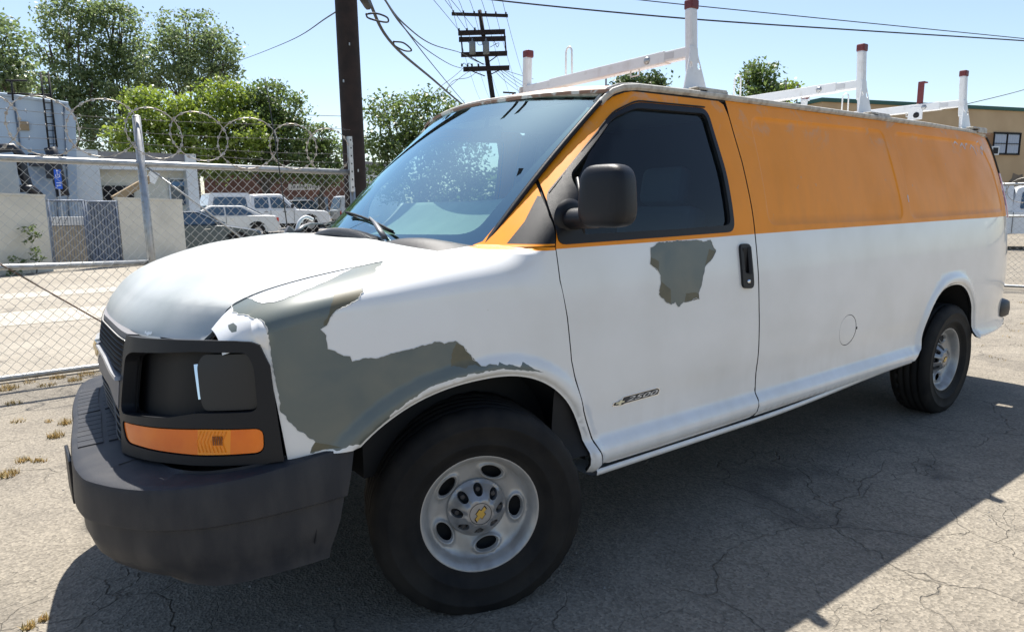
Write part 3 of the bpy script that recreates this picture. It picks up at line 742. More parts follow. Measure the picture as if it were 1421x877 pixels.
# dark ceramic border
gi = roundpoly([(.335, .14), (2*YC-.335, .14), (2*YC-.305, .955), (.305, .955)], .10, 6)
Gi = [(a, b) for a, b in roundpoly([(.325, .105), (YC, .095), (2*YC-.325, .105), (2*YC-.285, .965), (YC, .972), (.285, .965)], .07, 6)]
wf = panel('windshield_border', P_glass, go, .05, ws, mat('glass_frit', (.012, .013, .015), .35), (-1, 0, .6), holes=[Gi], off=-.004, flange=0, od=.04)
wl = MB(); wl.tube([tuple(Vector(P_glass(.258, h))+Vector((-.002, -.006, .002))) for h in np.linspace(-.02, 1.0, 24)], .015, 8, flat=.8)
o = wl.obj('windshield_seal', M['blackplastic'], van); mirror(o, van)
# --- wipers
def wiper(tip, pivot, b0, b1, lab):
    mb = MB(); pv = Vector(pivot); tp = Vector(tip); mid = pv.lerp(tp, .45)+Vector((-.012, 0, .022))
    mb.tube([pv, pv.lerp(mid, .5)+Vector((-.004, 0, .006)), mid, tp], [.013, .012, .009, .005], 8, flat=.6)
    a = mb.obj('wiper', mat('wiper_grey', (.12, .12, .125), .45, metal=.3), van, label=lab)
    mb = MB(); b0 = Vector(b0); b1 = Vector(b1); n = 12
    pts = [b0.lerp(b1, i/n)+Vector((-.010, 0, .012+.008*math.sin(math.pi*i/n))) for i in range(n+1)]
    mb.tube(pts, .006, 6); mb.tube([b0.lerp(b1, i/n)+Vector((-.002, 0, .004)) for i in range(n+1)], .004, 4)
    mb.obj('wiper_blade', M['rubber'], a); return a
def gpt(y, h): return Vector(P_glass(y, h))+Vector((-.006, 0, .008))
pv = Vector(cowl((.50-.215)/(2*YC-.43), .35))+Vector((0, 0, .02))
wiper(gpt(.86, .185), pv, gpt(.62, .085), gpt(1.10, .20), 'near windshield wiper parked on the glass')
pv = Vector(cowl((1.25-.215)/(2*YC-.43), .35))+Vector((0, 0, .02))
wiper(gpt(1.50, .13), pv, gpt(1.34, .10), gpt(1.70, .12), 'far windshield wiper')
# antenna on the far fender
mb = MB(); b_ = Vector((-.05, 1.80, 1.30)); mb.tube([b_, b_+Vector((0, 0, .04)), b_+Vector((0, 0, .05))], [.02, .014, .006], 8); mb.tube([b_+Vector((0, 0, .04)), b_+Vector((-.03, .0, .45)), b_+Vector((-.07, -.01, .84))], [.0035, .003, .002], 5)
mb.obj('antenna', M['wire'], van)
# --- interior
mb = MB()
def dashf(u, v):
    y = .24+u*(2*YC-.48); a = Vector(P_glass(y, .04))+Vector((.03, 0, -.02)); xe = .66; p = Vector((a.x+(xe-a.x)*v, y, 0))
    p.z = a.z+.205*ss(v*.62)/ss(.60)*min(1, v/.92+.02) + .015*math.exp(-((y-.55)/.22)**2)*ss(v*1.6-.5) - (.06*max(0, v-.93)/.07)
    return p
mb.grid(dashf, 40, 24); dash = mb.obj('dashboard', M['dash'], van)
mb = MB(); mb.box((.64, YC, .98), (.06, 2*YC-.40, .62)); mb.obj('dashboard_front', M['inside'], dash)
def dash_z(x, y):
    u = (y-.24)/(2*YC-.48); a = Vector(P_glass(y, .04)).x+.03; return dashf(u, clamp((x-a)/(.66-a))).z
mb = MB()
for j in range(9):
    for i in range(5):
        y = .50+i*.065; x = .13+j*.016; mb.box((x+.02*i*.3, y, dash_z(x+.02*i*.3, y)+.003), (.008, .058, .006))
mb.obj('defroster_vent', M['gap'], dash)
mb = MB(); mb.lathe([(.185+.013*math.cos(a), .013*math.sin(a)) for a in np.linspace(0, 2*math.pi, 9)], 32)
mb.tube([(-.18, 0, 0), (0, 0, -.02), (.18, 0, 0)], .018, 6); mb.tube([(0, 0, -.02), (0, 0, -.25)], .03, 8)
o = mb.obj('steering_wheel', M['inside'], van); o.location = (.80, .56, 1.22); o.rotation_euler = (0, math.radians(-62), 0)
o.matrix_parent_inverse = PINV[van.name]
for y in (.52, 1.48):
    mb = MB(); mb.box((1.15, y, .82), (.52, .52, .16)); mb.box((1.42, y, 1.15), (.16, .50, .62), Matrix.Rotation(math.radians(12), 3, 'Y')); mb.box((1.50, y, 1.56), (.11, .28, .20), Matrix.Rotation(math.radians(12), 3, 'Y'))
    mb.obj('seat', mat('seat_cloth', (.20, .21, .22), .9), van, bevel=.045)
mb = MB(); mb.box((1.95, YC, 1.18), (.03, 1.52, 1.5)); mb.obj('bulkhead', M['inside'], van)

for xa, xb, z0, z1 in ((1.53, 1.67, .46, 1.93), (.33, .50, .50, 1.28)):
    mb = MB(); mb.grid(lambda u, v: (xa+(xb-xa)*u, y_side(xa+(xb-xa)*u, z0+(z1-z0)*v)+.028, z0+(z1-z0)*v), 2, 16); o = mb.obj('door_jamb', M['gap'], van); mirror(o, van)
mb = MB(); mb.box((2.9, YC, .50), (4.5, 1.80, .05)); mb.box((.1, YC, .78), (.9, 1.50, .5)); mb.box((.55, YC, .48), (1.5, 1.5, .05)); mb.box((2.5, YC, .36), (4.9, .5, .2)); mb.obj('underbody', M['gap'], van)
mb = MB(); mb.grid(lambda u, v: (.86+1.1*u, .30+v*(2*YC-.60), 1.935), 2, 2); mb.obj('headliner', mat('headliner_cloth', (.42, .42, .40), .9), van)
mb = MB(); mb.box((.72, 1.02, 1.83), (.03, .24, .06), Matrix.Rotation(.2, 3, 'Y')); mb.tube([(.72, 1.02, 1.85), (.74, 1.02, 1.92)], .01, 6); mb.obj('rear_view_mirror', M['inside'], van, bevel=.01)
mb = MB(); mb.grid(lambda u, v: (lambda z: (.350+(z-1.33)*.36+(u-.5)*.10, y_side(.350+(z-1.33)*.36+(u-.5)*.10, z)+.030, z))(1.29+.33*v), 3, 14); o = mb.obj('pillar_backing', M['gap'], van); mirror(o, van)
# wheel arch liners
for cx_, nm in ((FX, 'wheel_arch_liner'), (RX, 'wheel_arch_liner')):
    a_, b_ = (FA, FB) if cx_ < 1 else (RA, RB)
    ap_ = arch_pts((cx_, .372, a_, b_), 172, 8, 32, .012); mb = MB(); mb.grid(lambda u, v: (ap_[int(round(u*32))][0], .024+.50*v, ap_[int(round(u*32))][1]), 32, 3)
    n0 = len(mb.v); 
    for i in range(33):
        mb.v.append((ap_[i][0], .50, ap_[i][1]))
    mb.face([n0+i for i in range(33)], 0)
    o = mb.obj(nm, M['gap'], van); mirror(o, van)
# sill under the door
mb = MB(); mb.grid(lambda u, v: (.535+u*2.76, (.004, -.004, .0, .03, .09, .2)[int(round(v*5))] + .004, (.420, .412, .396, .386, .382, .385)[int(round(v*5))]+ .052*ss((u-.38)/.62)*(1 if v < .9 else .6)), 30, 5); o = mb.obj('sill', M['white'], van); mirror(o, van)
mb = MB(); mb.box((4.62, YC, .56), (.7, 1.5, .04)); mb.obj('rear_floor', M['gap'], van)
def smooth_(P, n=6):
    P = [Vector(p) for p in P]; o = []; P = [P[0]*2-P[1]]+P+[P[-1]*2-P[-2]]
    for i in range(1, len(P)-2):
        for k in range(n):
            t = k/n; a, b, c, d = P[i-1], P[i], P[i+1], P[i+2]; o.append(.5*((2*b)+(c-a)*t+(2*a-5*b+4*c-d)*t*t+(3*b-a-3*c+d)*t**3))
    return o+[P[-2]]
# --- front face: bezel with headlamp recess, turn lamp, grille
fout = lambda p: Vector((-1, -1 if p.y < .6 else -.1, .1))
SC = _FL[-1]
recess = roundpoly([(.150, .898), (.158, 1.030), (.180, 1.070), (.36, 1.068), (.62, 1.046), (.672, 1.025), (.676, .868), (.655, .852), (.42, .874), (.33, .893)], .025, 5)
turn = roundpoly([(.136, .850), (.30, .850), (.655, .832), (.600, .772), (.30, .768), (.136, .772)], .028, 5)
bo = [(.088, .744), (.111, 1.028), (.140, 1.090), (.168, 1.100), (.22, 1.103), (.45, 1.099), (.69, 1.088), (.70, 1.05), (.70, .95), (.705, .86), (.655, .80), (.63, .737), (.40, .742), (.16, .742)]
bez = panel('headlamp_bezel', P_face, bo, .028, van, M['blackplastic'], fout, holes=[recess, turn], off=.008, flange=.05, od=.014, label='black plastic headlamp bezel with blanked headlamp')
def P_rec(s, z): 
    p = Vector(P_face(s, z)); k = ss((s-.36)/.22)*.5+.5; return (p.x+.050*k, p.y+.045*k, p.z)
panel('headlamp_blank', P_rec, roundpoly([(.12, .88), (.12, 1.10), (.70, 1.08), (.70, .84), (.42, .85)], .01), .04, bez, M['recess'], fout, flange=0, od=.03)
blk = roundpoly([(.153, .902), (.160, 1.045), (.185, 1.064), (.335, 1.060), (.350, 1.03), (.328, .93), (.312, .898)], .018, 4)
panel('lamp_block', P_face, blk, .03, bez, mat('satin_black', (.014, .015, .017), .4), fout, off=-.008, flange=.06, od=.015)
mb = MB(); mb.grid(lambda u, v: Vector(P_rec(.338+.022*u-.026*v, 1.03-.10*v))+Vector((-.02, -.02, 0))*(.4+.6*u), 3, 8); mb.obj('reflector_strip', M['chrome'], bez)
TL = roundpoly([(.139, .846), (.30, .846), (.650, .828), (.598, .776), (.30, .772), (.139, .776)], .024, 5)
tlp = panel('turn_lamp', P_face, TL, .03, bez, [M['amber'], M['amberlight']], fout, off=.004, flange=.02, od=.014, regions=[([(.225, .7), (.225, .9), (.325, .9), (.308, .7)], 1)])
mb = MB()
for i in range(8):
    s_ = .235+i*.0105; mb.tube([Vector(P_face(s_+.012*math.sin(3*t), .780+.062*t))+Vector((-.004, -.005, 0)) for t in (0, .5, 1)], .0009, 4)
mb.obj('lens_rib', M['amberlight'], tlp)
mb = MB()
for i in range(5): mb.box(Vector(P_face(.247+i*.006, .815))+Vector((-.0045, -.0045, 0)), (.003, .003, .026))
mb.obj('lens_marking', mat('lens_marking', (.25, .07, .02), .4), tlp)
def recede(o):
    ys = [p[1] for p in _FP]
    for v in o.data.vertices:
        s_ = interp(ys, _FL, 2*YC-v.co.y); v.co.x += FARK*max(0, (_FL[-1]-s_)/_FL[-1])**1.2
    return o
recede(mirror(bez, van)); recede(mirror(tlp, van))
# grille surround, bar, mesh, emblem
S2 = 2*SC
def sym(pts): return pts + [(S2-a, b) for a, b in reversed(pts)]
gs = panel('grille_surround', P_face, [(.702, 1.066), (.690, 1.092)]+[(S2-.690, 1.092), (S2-.702, 1.066), (S2-.75, 1.070), (SC, 1.076), (.75, 1.070)], .04, van, M['greybar'], fout, off=.004, flange=.03, od=.03)
lb = panel('lower_grille_bar', P_face, [(.704, .86), (.708, .940), (.95, .968), (SC, .976), (S2-.95, .968), (S2-.708, .94), (S2-.704, .86), (S2-.95, .885), (SC, .89), (.95, .885)], .04, van, M['greybar'], fout, off=.010, flange=.05, od=.03)
fb = panel('grille_backing', P_face, [(.64, .74), (.66, 1.09), (S2-.66, 1.09), (S2-.64, .74)], .08, van, M['recess'], fout, off=-.03, flange=0)
ub = panel('grille_trim', P_face, [(.704, .945), (.708, .956), (.95, .982), (SC, .990), (S2-.95, .982), (S2-.708, .956), (S2-.704, .945), (S2-.95, .973), (SC, .981), (.95, .973)], .04, van, mat('trim_silver', (.45, .46, .48), .3, metal=.4), fout, off=.024, flange=.03, od=.03)
gmb = MB(); nx = 30
for row, z in enumerate(np.arange(.958, 1.078, .0155)):
    for i in range(-nx, nx+1):
        s_ = SC+i*.0165+(.00825 if row % 2 else 0)
        if s_ < .705 or s_ > S2-.705: continue
        if z < .958+.018*(1-abs(s_-SC)/.5): continue
        c0 = Vector(P_face(s_, z)); tx = (Vector(P_face(s_+.004, z))-c0).normalized(); up = Vector((0, 0, 1)); n = tx.cross(up).normalized()
        if n.x > 0: n = -n
        ring = [c0+tx*math.cos(math.radians(60*k+30))*.0095+up*math.sin(math.radians(60*k+30))*.0095+n*.008 for k in range(7)]
        for k in range(6):
            a, b = ring[k], ring[k+1]; ai = c0+(a-c0)*.72; bi = c0+(b-c0)*.72; n0 = len(gmb.v)
            for q in (a, b, bi+n*.004, ai+n*.004, ai-n*.02, bi-n*.02): gmb.v.append(tuple(q))
            gmb.face((n0, n0+1, n0+2, n0+3)); gmb.face((n0+3, n0+2, n0+5, n0+4))
o = gmb.obj('grille_mesh', mat('grille_black', (.02, .021, .024), .45), van); tag(o, kind='stuff')
lg = MB()
for i in range(5):
    z = .765+i*.022; lg.tube([Vector(P_face(s_, z))+Vector((-.004, 0, 0)) for s_ in np.linspace(.64, S2-.64, 30)], .004, 4)
lg.obj('lower_grille_slat', M['blackplastic'], van)
# bow tie on the grille bar (crosses the bar at the centre)
c0 = Vector(P_face(SC, .972)); em = MB()
bow = [(-.115, -.021), (-.098, .016), (-.042, .016), (-.036, .042), (.046, .042), (.040, .016), (.115, .016), (.098, -.021), (.042, -.021), (.036, -.047), (-.046, -.047), (-.040, -.021)]
em.poly([c0+Vector((-.020, -a*.8, b*.7)) for a, b in bow], (.03, 0, 0)); em.obj('bow_tie_emblem', M['chrome'], van, bevel=.003)
em = MB(); em.poly([c0+Vector((-.022, -a*.7, b*.56)) for a, b in bow], (.01, 0, 0)); em.obj('bow_tie_emblem', M['gold'], van)
# --- front bumper
prof = [(-.21, .742), (-.10, .733), (-.03, .729), (-.012, .727), (-.003, .7235), (.001, .712), (.002, .66), (.005, .606), (.004, .600), (-.008, .594), (-.014, .590), (-.014, .575), (-.014, .53), (-.028, .485), (-.06, .445), (-.12, .425), (-.2, .42)]
BT = 2*_BL[-1]
def bumpf(u, v):
    k = v*(len(prof)-1); i = min(len(prof)-2, int(k+1e-9)); t = k-i
    d = prof[i][0]*(1-t)+prof[i+1][0]*t; z = prof[i][1]*(1-t)+prof[i+1][1]*t
    s0 = .057+.09*clamp((.74-z)/.33); s_ = s0+u*(BT-2*s0); e = min(s_, BT-s_)-s0
    if z < .59 and e < .95: z -= (.59-z)/.17*.028*(1-ss((e-.25)/.7))
    if z > .68: z += .028*(1-ss(e/.35)) - .010*ss((e-.3)/.3)*(1-ss((e-.7)/.3))
    d = max(d, -.045-.16*ss((e-.25)/.7))
    if z > .6 and d < -.05:
        d = -.05+(d+.05)*ss((e-.10)/.45)
    return P_bump(s_, d, z)
mb = MB(); mb.grid(bumpf, 150, (len(prof)-1)*1); 
bump_ = mb.obj('front_bumper', M['greyplastic'], van)
bump_.data.polygons.foreach_set('use_smooth', [True]*len(bump_.data.polygons))
md = bump_.modifiers.new('edge', 'EDGE_SPLIT'); md.split_angle = math.radians(38)
# top filler under the face and step pads
mb = MB()
def pad(u0, u1, v0, v1):
    a = [bumpf(*q) for q in ((u0, v0), (u1, v0), (u1, v1), (u0, v1))]
    n0 = len(mb.v)
    for q in a: mb.v.append((q[0], q[1], q[2]+.004))
    for q in a: mb.v.append((q[0], q[1], q[2]-.006))
    mb.face((n0, n0+1, n0+2, n0+3))
    for i in range(4): mb.face((n0+i, n0+4+i, n0+4+(i+1) % 4, n0+(i+1) % 4))
V = lambda i: i/(len(prof)-1)
for i in range(14):
    u0 = .365+i*.0195
    mb = MB(); pad(u0, u0+.0178, V(1.15), V(2.6)); mb.obj('step_pad', M['greyplastic'], bump_)
    mb = MB(); pad(u0, u0+.0178, V(.15), V(.95)); mb.obj('step_pad', M['greyplastic'], bump_)
# bumper end face at the wheel opening
mb = MB(); L_ = len(prof)
for i in range(L_): mb.v.append(tuple(bumpf(0.0, i/(L_-1))))
for i in range(L_): q = bumpf(0.0, i/(L_-1)); mb.v.append((q[0]-.02, q[1]+.10, q[2]))
for i in range(L_-1): mb.face((i, i+1, L_+i+1, L_+i))
mb.obj('bumper_end', M['blackplastic'], bump_)
mb = MB(); mb.box((-1.182, .80, .585), (.012, .20, .15)); mb.obj('plate_bracket', M['blackplastic'], bump_, bevel=.004)
mb = MB(); mb.box((-.76, YC, .56), (.5, 1.4, .20)); mb.obj('bumper_core', M['gap'], van)
# --- mirror (driver side)
def superbox(mb, c, s, e=.35, taper=lambda v: (1, 1), n=28, k=16, rot=None):
    def F(u, v):
        th = 2*math.pi*u; ph = math.pi*(v-.5); ct, st = math.cos(th), math.sin(th); cp, sp = math.cos(ph), math.sin(ph)
        g = lambda a, q: math.copysign(abs(a)**q, a)
        x = g(ct, e)*g(cp, e); y = g(st, e)*g(cp, e); z = g(sp, e); tx, ty = taper(z)
        p = Vector((x*s[0]*tx, y*s[1]*ty, z*s[2]))
        if rot is not None: p = rot @ p
        return Vector(c)+p
    mb.grid(F, n, k)
mb = MB(); superbox(mb, (.410, -.168, 1.500), (.060, .100, .108), .50, lambda z: (1-.06*z, 1-.06*z), rot=Matrix.Rotation(math.radians(10), 3, 'Z'))
mir = mb.obj('door_mirror', M['blackplastic'], door)
def msn(o): o.data.polygons.foreach_set('use_smooth', [True]*len(o.data.polygons))
mb = MB()
mb.grid(lambda u, v: Vector((.440, .062, 1.420)).lerp(Vector((.425, -.12, 1.425)), v)+Vector((math.cos(2*math.pi*u)*(.052-.012*v), 0, math.sin(2*math.pi*u)*(.040-.004*v))), 20, 6)
mb.obj('mirror_arm', M['blackplastic'], mir)
mb = MB(); mb.lathe([(0, .02), (.055, .02), (.072, .012), (.08, 0)], 24, axis='y'); o = mb.obj('mirror_base', M['blackplastic'], mir); o.location = (.440, .060, 1.420); o.scale = (1, 1, .95)
mb = MB(); mb.grid(lambda u, v: (.466, -.225+.12*u, 1.43+.14*v), 1, 1); o = mb.obj('mirror_glass', M['chrome'], mir)
fm = MB(); fm.poly([(-.11, 1.74, 1.31), (-.02, 1.76, 1.31), (-.02, 1.76, 1.355), (-.06, 1.74, 1.385)], (.01, .06, 0)); fm.obj('mirror_stump', M['greybar'], fdoor, bevel=.008)
fm = MB(); fm.tube(smooth_([(-.01, 1.80, 1.33), (.02, 1.81, 1.40), (.06, 1.82, 1.425), (.10, 1.82, 1.41)]), .010, 8); fm.obj('mirror_bracket', M['rackwhite'], fdoor)
# --- wheels (modelled round the origin, outer side towards -y)
def build_wheel(name, loc, steer, side=1):
    R = .385; tp = [(.226, -.075), (.235, -.098), (.262, -.117), (.300, -.124), (.335, -.119), (.358, -.106), (.372, -.096)]
    # lathe profile: (radius, height along -y outward): outer sidewall positive
    pr = [(.215, .088), (.228, .097), (.236, .095), (.245, .104), (.268, .1165), (.272, .1195), (.276, .1170), (.300, .1235), (.322, .1235), (.326, .1262), (.330, .1230), (.350, .117), (.366, .108), (.376, .098)]
    prof_ = pr[:]
    for g in (-.066, -.022, .022, .066)[::-1]:
        prof_ += [(.3845, g+.012 if g > 0 else g+.012), (.3845, g+.006), (.374, g+.004), (.374, g-.004), (.3845, g-.006)]
    prof_ += [(.3845, -.098), (.3845, -.130), (.376, -.150), (.350, -.169), (.300, -.175), (.245, -.135), (.215, -.098)]
    fr_ = loc[0] < 1; prof_ = [(r*(1.032 if fr_ else 1.015) if r > .30 else r, h if h > -.09 else h+(-.02 if fr_ else .045)) for r, h in prof_]
    mb = MB(); mb.lathe(prof_, 96, axis='y')
    # blocky shoulder: notch every few segments
    L = len(prof_); n = 96
    for i in range(n):
        for j, (r, h) in enumerate(prof_):
            if r > .362 and abs(h) > .06 and (i % 3) == 0:
                k = i*L+j; x, y, z = mb.v[k]; f = (r-.0035)/r; mb.v[k] = (x*f, y, z*f)
    wh = mb.obj('wheel', M['rubber'], van, label=name)
    if side > 0: wh.matrix_basis = Matrix.Translation(loc) @ Matrix.Rotation(steer, 4, 'Z')
    else: wh.matrix_basis = Matrix.Translation(loc) @ Matrix.Rotation(math.pi+steer, 4, 'Z')
    wh.matrix_parent_inverse = PINV[van.name]
    # rim disc
    def depth(r):
        return interp([0, .085, .105, .125, .150, .172, .188, .200, .212, .220, .226], [.020, .020, .018, .024, .030, .036, .046, .074, .088, .0925, .088], r)
    holes = []
    for k in range(5):
        a = math.radians(90-23+72*k)
        c = Vector((math.cos(a), math.sin(a)))*.147; t = Vector((-math.sin(a), math.cos(a)))
        h = []
        for i in range(22):
            b = 2*math.pi*i/22; h.append(tuple(c + t*math.cos(b)*.040 + c.normalized()*math.sin(b)*(.0215 if math.sin(b) > 0 else .024)))
        holes.append((h, c, t))
    def Pr(x, z):
        r = math.hypot(x, z); d = depth(min(r, .2265))
        for h, c, t in holes:
            v = Vector((x, z))-c; e = math.hypot(v.dot(t)/.040, v.dot(c.normalized())/.0225)
            if e < 1.9: d += .010*math.exp(-((e-1.22)/.22)**2) - .006*(1-ss((e-1.0)/.18))
        return (x, -d, z)
    rim = panel('rim', Pr, circ2(0, 0, .2262, n=90), .0125, wh, M['rim'], (0, -1, 0), holes=[h for h, c, t in holes], flange=.014, od=.012,
                lines=[circ2(0, 0, r, n=80)+[(r, 0)] for r in (.192, .200, .207, .214, .220)]+[[((Vector(c)+(Vector(q)-Vector(c))*k_).x, (Vector(c)+(Vector(q)-Vector(c))*k_).y) for q in h+[h[0]]] for h, c, t in holes for k_ in (1.1, 1.22, 1.36, 1.55)])
    mb = MB(); mb.lathe([(0, -.01), (.21, -.01), (.215, .06), (.2255, .088)], 48, axis='y'); mb.lathe([(0, .004), (.12, .004), (.12, -.03)], 32, axis='y'); mb.obj('brake_drum', M['gap'], wh)
    # hub cap with eight lobes
    def dc(x, z):
        r = math.hypot(x, z); a = math.atan2(z, x); base = interp([0, .052, .058, .075, .100, .108, .112], [.086, .085, .080, .064, .036, .030, .026], r)
        k = (math.cos(8*a)*.5+.5)
        if .045 < r < .108: base -= .006*(k**3)*ss((r-.045)/.01)*(1-ss((r-.098)/.01))
        return (x, -base, z)
    ch = []
    for k in range(8):
        a = 2*math.pi*(k+.0)/8; c = Vector((math.cos(a), math.sin(a)))*.080
        t = Vector((-math.sin(a), math.cos(a))); ch.append([tuple(c+t*math.cos(b)*(.0175+.002*math.sin(b))+c.normalized()*math.sin(b)*.019) for b in np.linspace(0, 2*math.pi, 17)[:-1]])
    cap = panel('hub_cap', dc, circ2(0, 0, .111, n=64), .007, wh, M['cap'], (0, -1, 0), holes=ch, flange=.022, od=.009)
    mb = MB(); mb.lathe([(0, .040), (.070, .040), (.098, .026), (.098, .01)], 32, axis='y'); mb.obj('cap_shade', M['gap'], wh)  # near-black disc paints in the shade inside the lug recesses
    for k in range(8):
        a = 2*math.pi*k/8; mb = MB(); mb.tube([(math.cos(a)*.080, -.03, math.sin(a)*.080), (math.cos(a)*.080, -.050, math.sin(a)*.080)], .009, 6)
        mb.obj('lug_nut', mat('lug_metal', (.06, .06, .065), .5, metal=.5) if 'lug_metal' not in bpy.data.materials else bpy.data.materials['lug_metal'], wh)
    if name.startswith(('front left', 'rear left')):
        mb = MB(); q = [((.0415-.003*(i % 2 == 9))*math.cos(2*math.pi*i/40), (.0415)*math.sin(2*math.pi*i/40)) for i in range(40)]
        n0 = 0
        for i in range(40):
            x, z = q[i]; mb.v.append((x, -.0868, z)); mb.v.append((x*.955, -.0868, z*.955))
        for i in range(40): mb.face((2*i, 2*((i+1) % 40), 2*((i+1) % 40)+1, 2*i+1))
        mb.obj('cap_ring', M['gap'], wh)
        for sc, m_, dd in ((1.0, M['gap'], .0870), (.86, M['gold'], .0885)):
            mb = MB(); rot = Matrix.Rotation(math.radians(52 if loc[0] < 1 else 25), 2); s_ = .30*sc
            pts = [rot @ Vector((a*s_, (b+.002)*s_*1.25)) for a, b in bow]
            mb.poly([(p.x, -dd, p.y) for p in pts], (0, .002, 0)); mb.obj('bow_tie_emblem', m_, wh)
    return wh
build_wheel('front left wheel, turned outward', Vector((0, .045+.09*math.cos(.35), .372))+Vector((.031, 0, 0)), -.35)
build_wheel('front right wheel', Vector((0, 2*YC-.135, .372)), -.35, -1)
RW = 3.925
build_wheel('rear left wheel', Vector((RW, .045+.09, .372)), 0)
build_wheel('rear right wheel', Vector((RW, 2*YC-.135, .372)), 0, -1)
# --- ladder racks
def rack(x, lab, extra=False, clampy=False):
    yl, yr_ = .368, 2*YC-.368
    mb = MB(); zb = 2.195
    mb.box((x, YC, zb), (.050, yr_-yl+.0, .052)); bar = mb.obj('ladder_rack', M['rackwhite'], van, bevel=.006, label=lab)
    mb = MB(); mb.box((x, YC-.05, zb), (.058, .9, .060)); mb.obj('bar_sleeve', M['rackwhite'], bar, bevel=.006)
    for y, s_ in ((yl, -1), (yr_, 1)):
        mb = MB()
        sy = s_*.019; sh = Matrix(((1, 0, 0), (0, 1, -s_*.045), (0, 0, 1))).to_3x3(); ax = Matrix.Shear('XY', 3, (0, 0)) if False else sh
        mb.box((x-.004, y+s_*.008, 2.245), (.050, .046, .30), sh); mb.box((x-.008, y+s_*.022, 2.04), (.042, .040, .13), sh)
        mb.obj('post', M['rackwhite'], bar, bevel=.012)
        mb = MB(); mb.box((x, y, 2.411), (.055, .051, .046)); mb.obj('end_cap', M['redcap'], bar, bevel=.008)
        # triangular foot plate with two holes
        yy = y+s_*.034
        def PT(a, b, yy=yy, s_=s_): return (x-.018+a, yy+s_*(.022*(2.23-b)/.24), b)
        o = panel('foot_plate', PT, roundpoly([(-.088, 2.005), (.088, 2.005), (.030, 2.175), (.028, 2.215), (-.028, 2.215), (-.030, 2.175)], .012), .03, bar, M['rackwhite'], (0, s_, 0), holes=[circ2(-.027, 2.125, .013, .017, 14), circ2(.032, 2.125, .013, .017, 14)], flange=.006, od=.02)
        mb = MB(); g = .235 if s_ < 0 else 2*YC-.235
        mb.box((x, g+(-s_)*.03, 1.998), (.185, .10, .012)); mb.box((x+.02, g+s_*.018, 1.980), (.15, .012, .034)); mb.box((x-.09, g-s_*.02, 2.004), (.05, .05, .006)); mb.obj('gutter_clamp', M['rail'], bar, bevel=.003)
        for k in (-1, 1):
            pass
    # tie loop
    ly = 1.28; mb = MB(); mb.tube([(x+.02, ly-.028, 2.21), (x+.02, ly-.026, 2.36)]+[(x+.02, ly-.026*math.cos(a), 2.36+.03*math.sin(a)) for a in np.linspace(.3, math.pi-.3, 6)]+[(x+.02, ly+.026, 2.36), (x+.02, ly+.028, 2.21)], .006, 6); mb.obj('tie_loop', M['rackwhite'], bar)
    mb = MB(); mb.lathe([(0, .014), (.010, .014), (.018, .008), (.020, 0)], 12, axis='z'); o = mb.obj('bar_knob', M['steel'], bar); o.location = (x-.027, .62, zb); o.rotation_euler = (0, -math.pi/2, 0)
    mb = MB(); mb.tube([(x-.0, .70, zb-.03), (x-.0, .70, zb-.055), (x-.0, .76, zb-.055), (x-.0, .76, zb-.03)], .004, 6); mb.obj('tie_hook', M['rackwhite'], bar)
    mb = MB(); mb.poly([(x-.0262, .45, zb-.014), (x-.0262, .53, zb-.014), (x-.0262, .53, zb+.015), (x-.0262, .45, zb+.015)], (-.0008, 0, 0)); lb_ = mb.obj('rack_label', mat('label_white', (.55, .55, .55), .5), bar)
    if clampy:
        mb = MB(); mb.box((x-.01, .66, 2.305), (.012, .045, .17)); mb.box((x+.02, .66, 2.392), (.07, .045, .010)); mb.obj('ladder_stop', M['redcap'], bar, bevel=.002)
        mb = MB(); mb.box((x-.030, .68, 2.155), (.008, .11, .10)); mb.obj('clamp_plate', M['rackwhite'], bar, bevel=.004)
        mb = MB(); mb.lathe([(0, .004), (.022, .004), (.022, 0)], 16); o = mb.obj('clamp_hole', M['gap'], bar); o.location = (x-.034, .67, 2.14); o.rotation_euler = (0, -math.pi/2, 0)
    return bar
rack(1.484, 'front ladder rack bar of the three'); rack(3.12, 'middle ladder rack bar of the three'); rack(4.652, 'rear ladder rack bar with a red ladder stop', clampy=True)
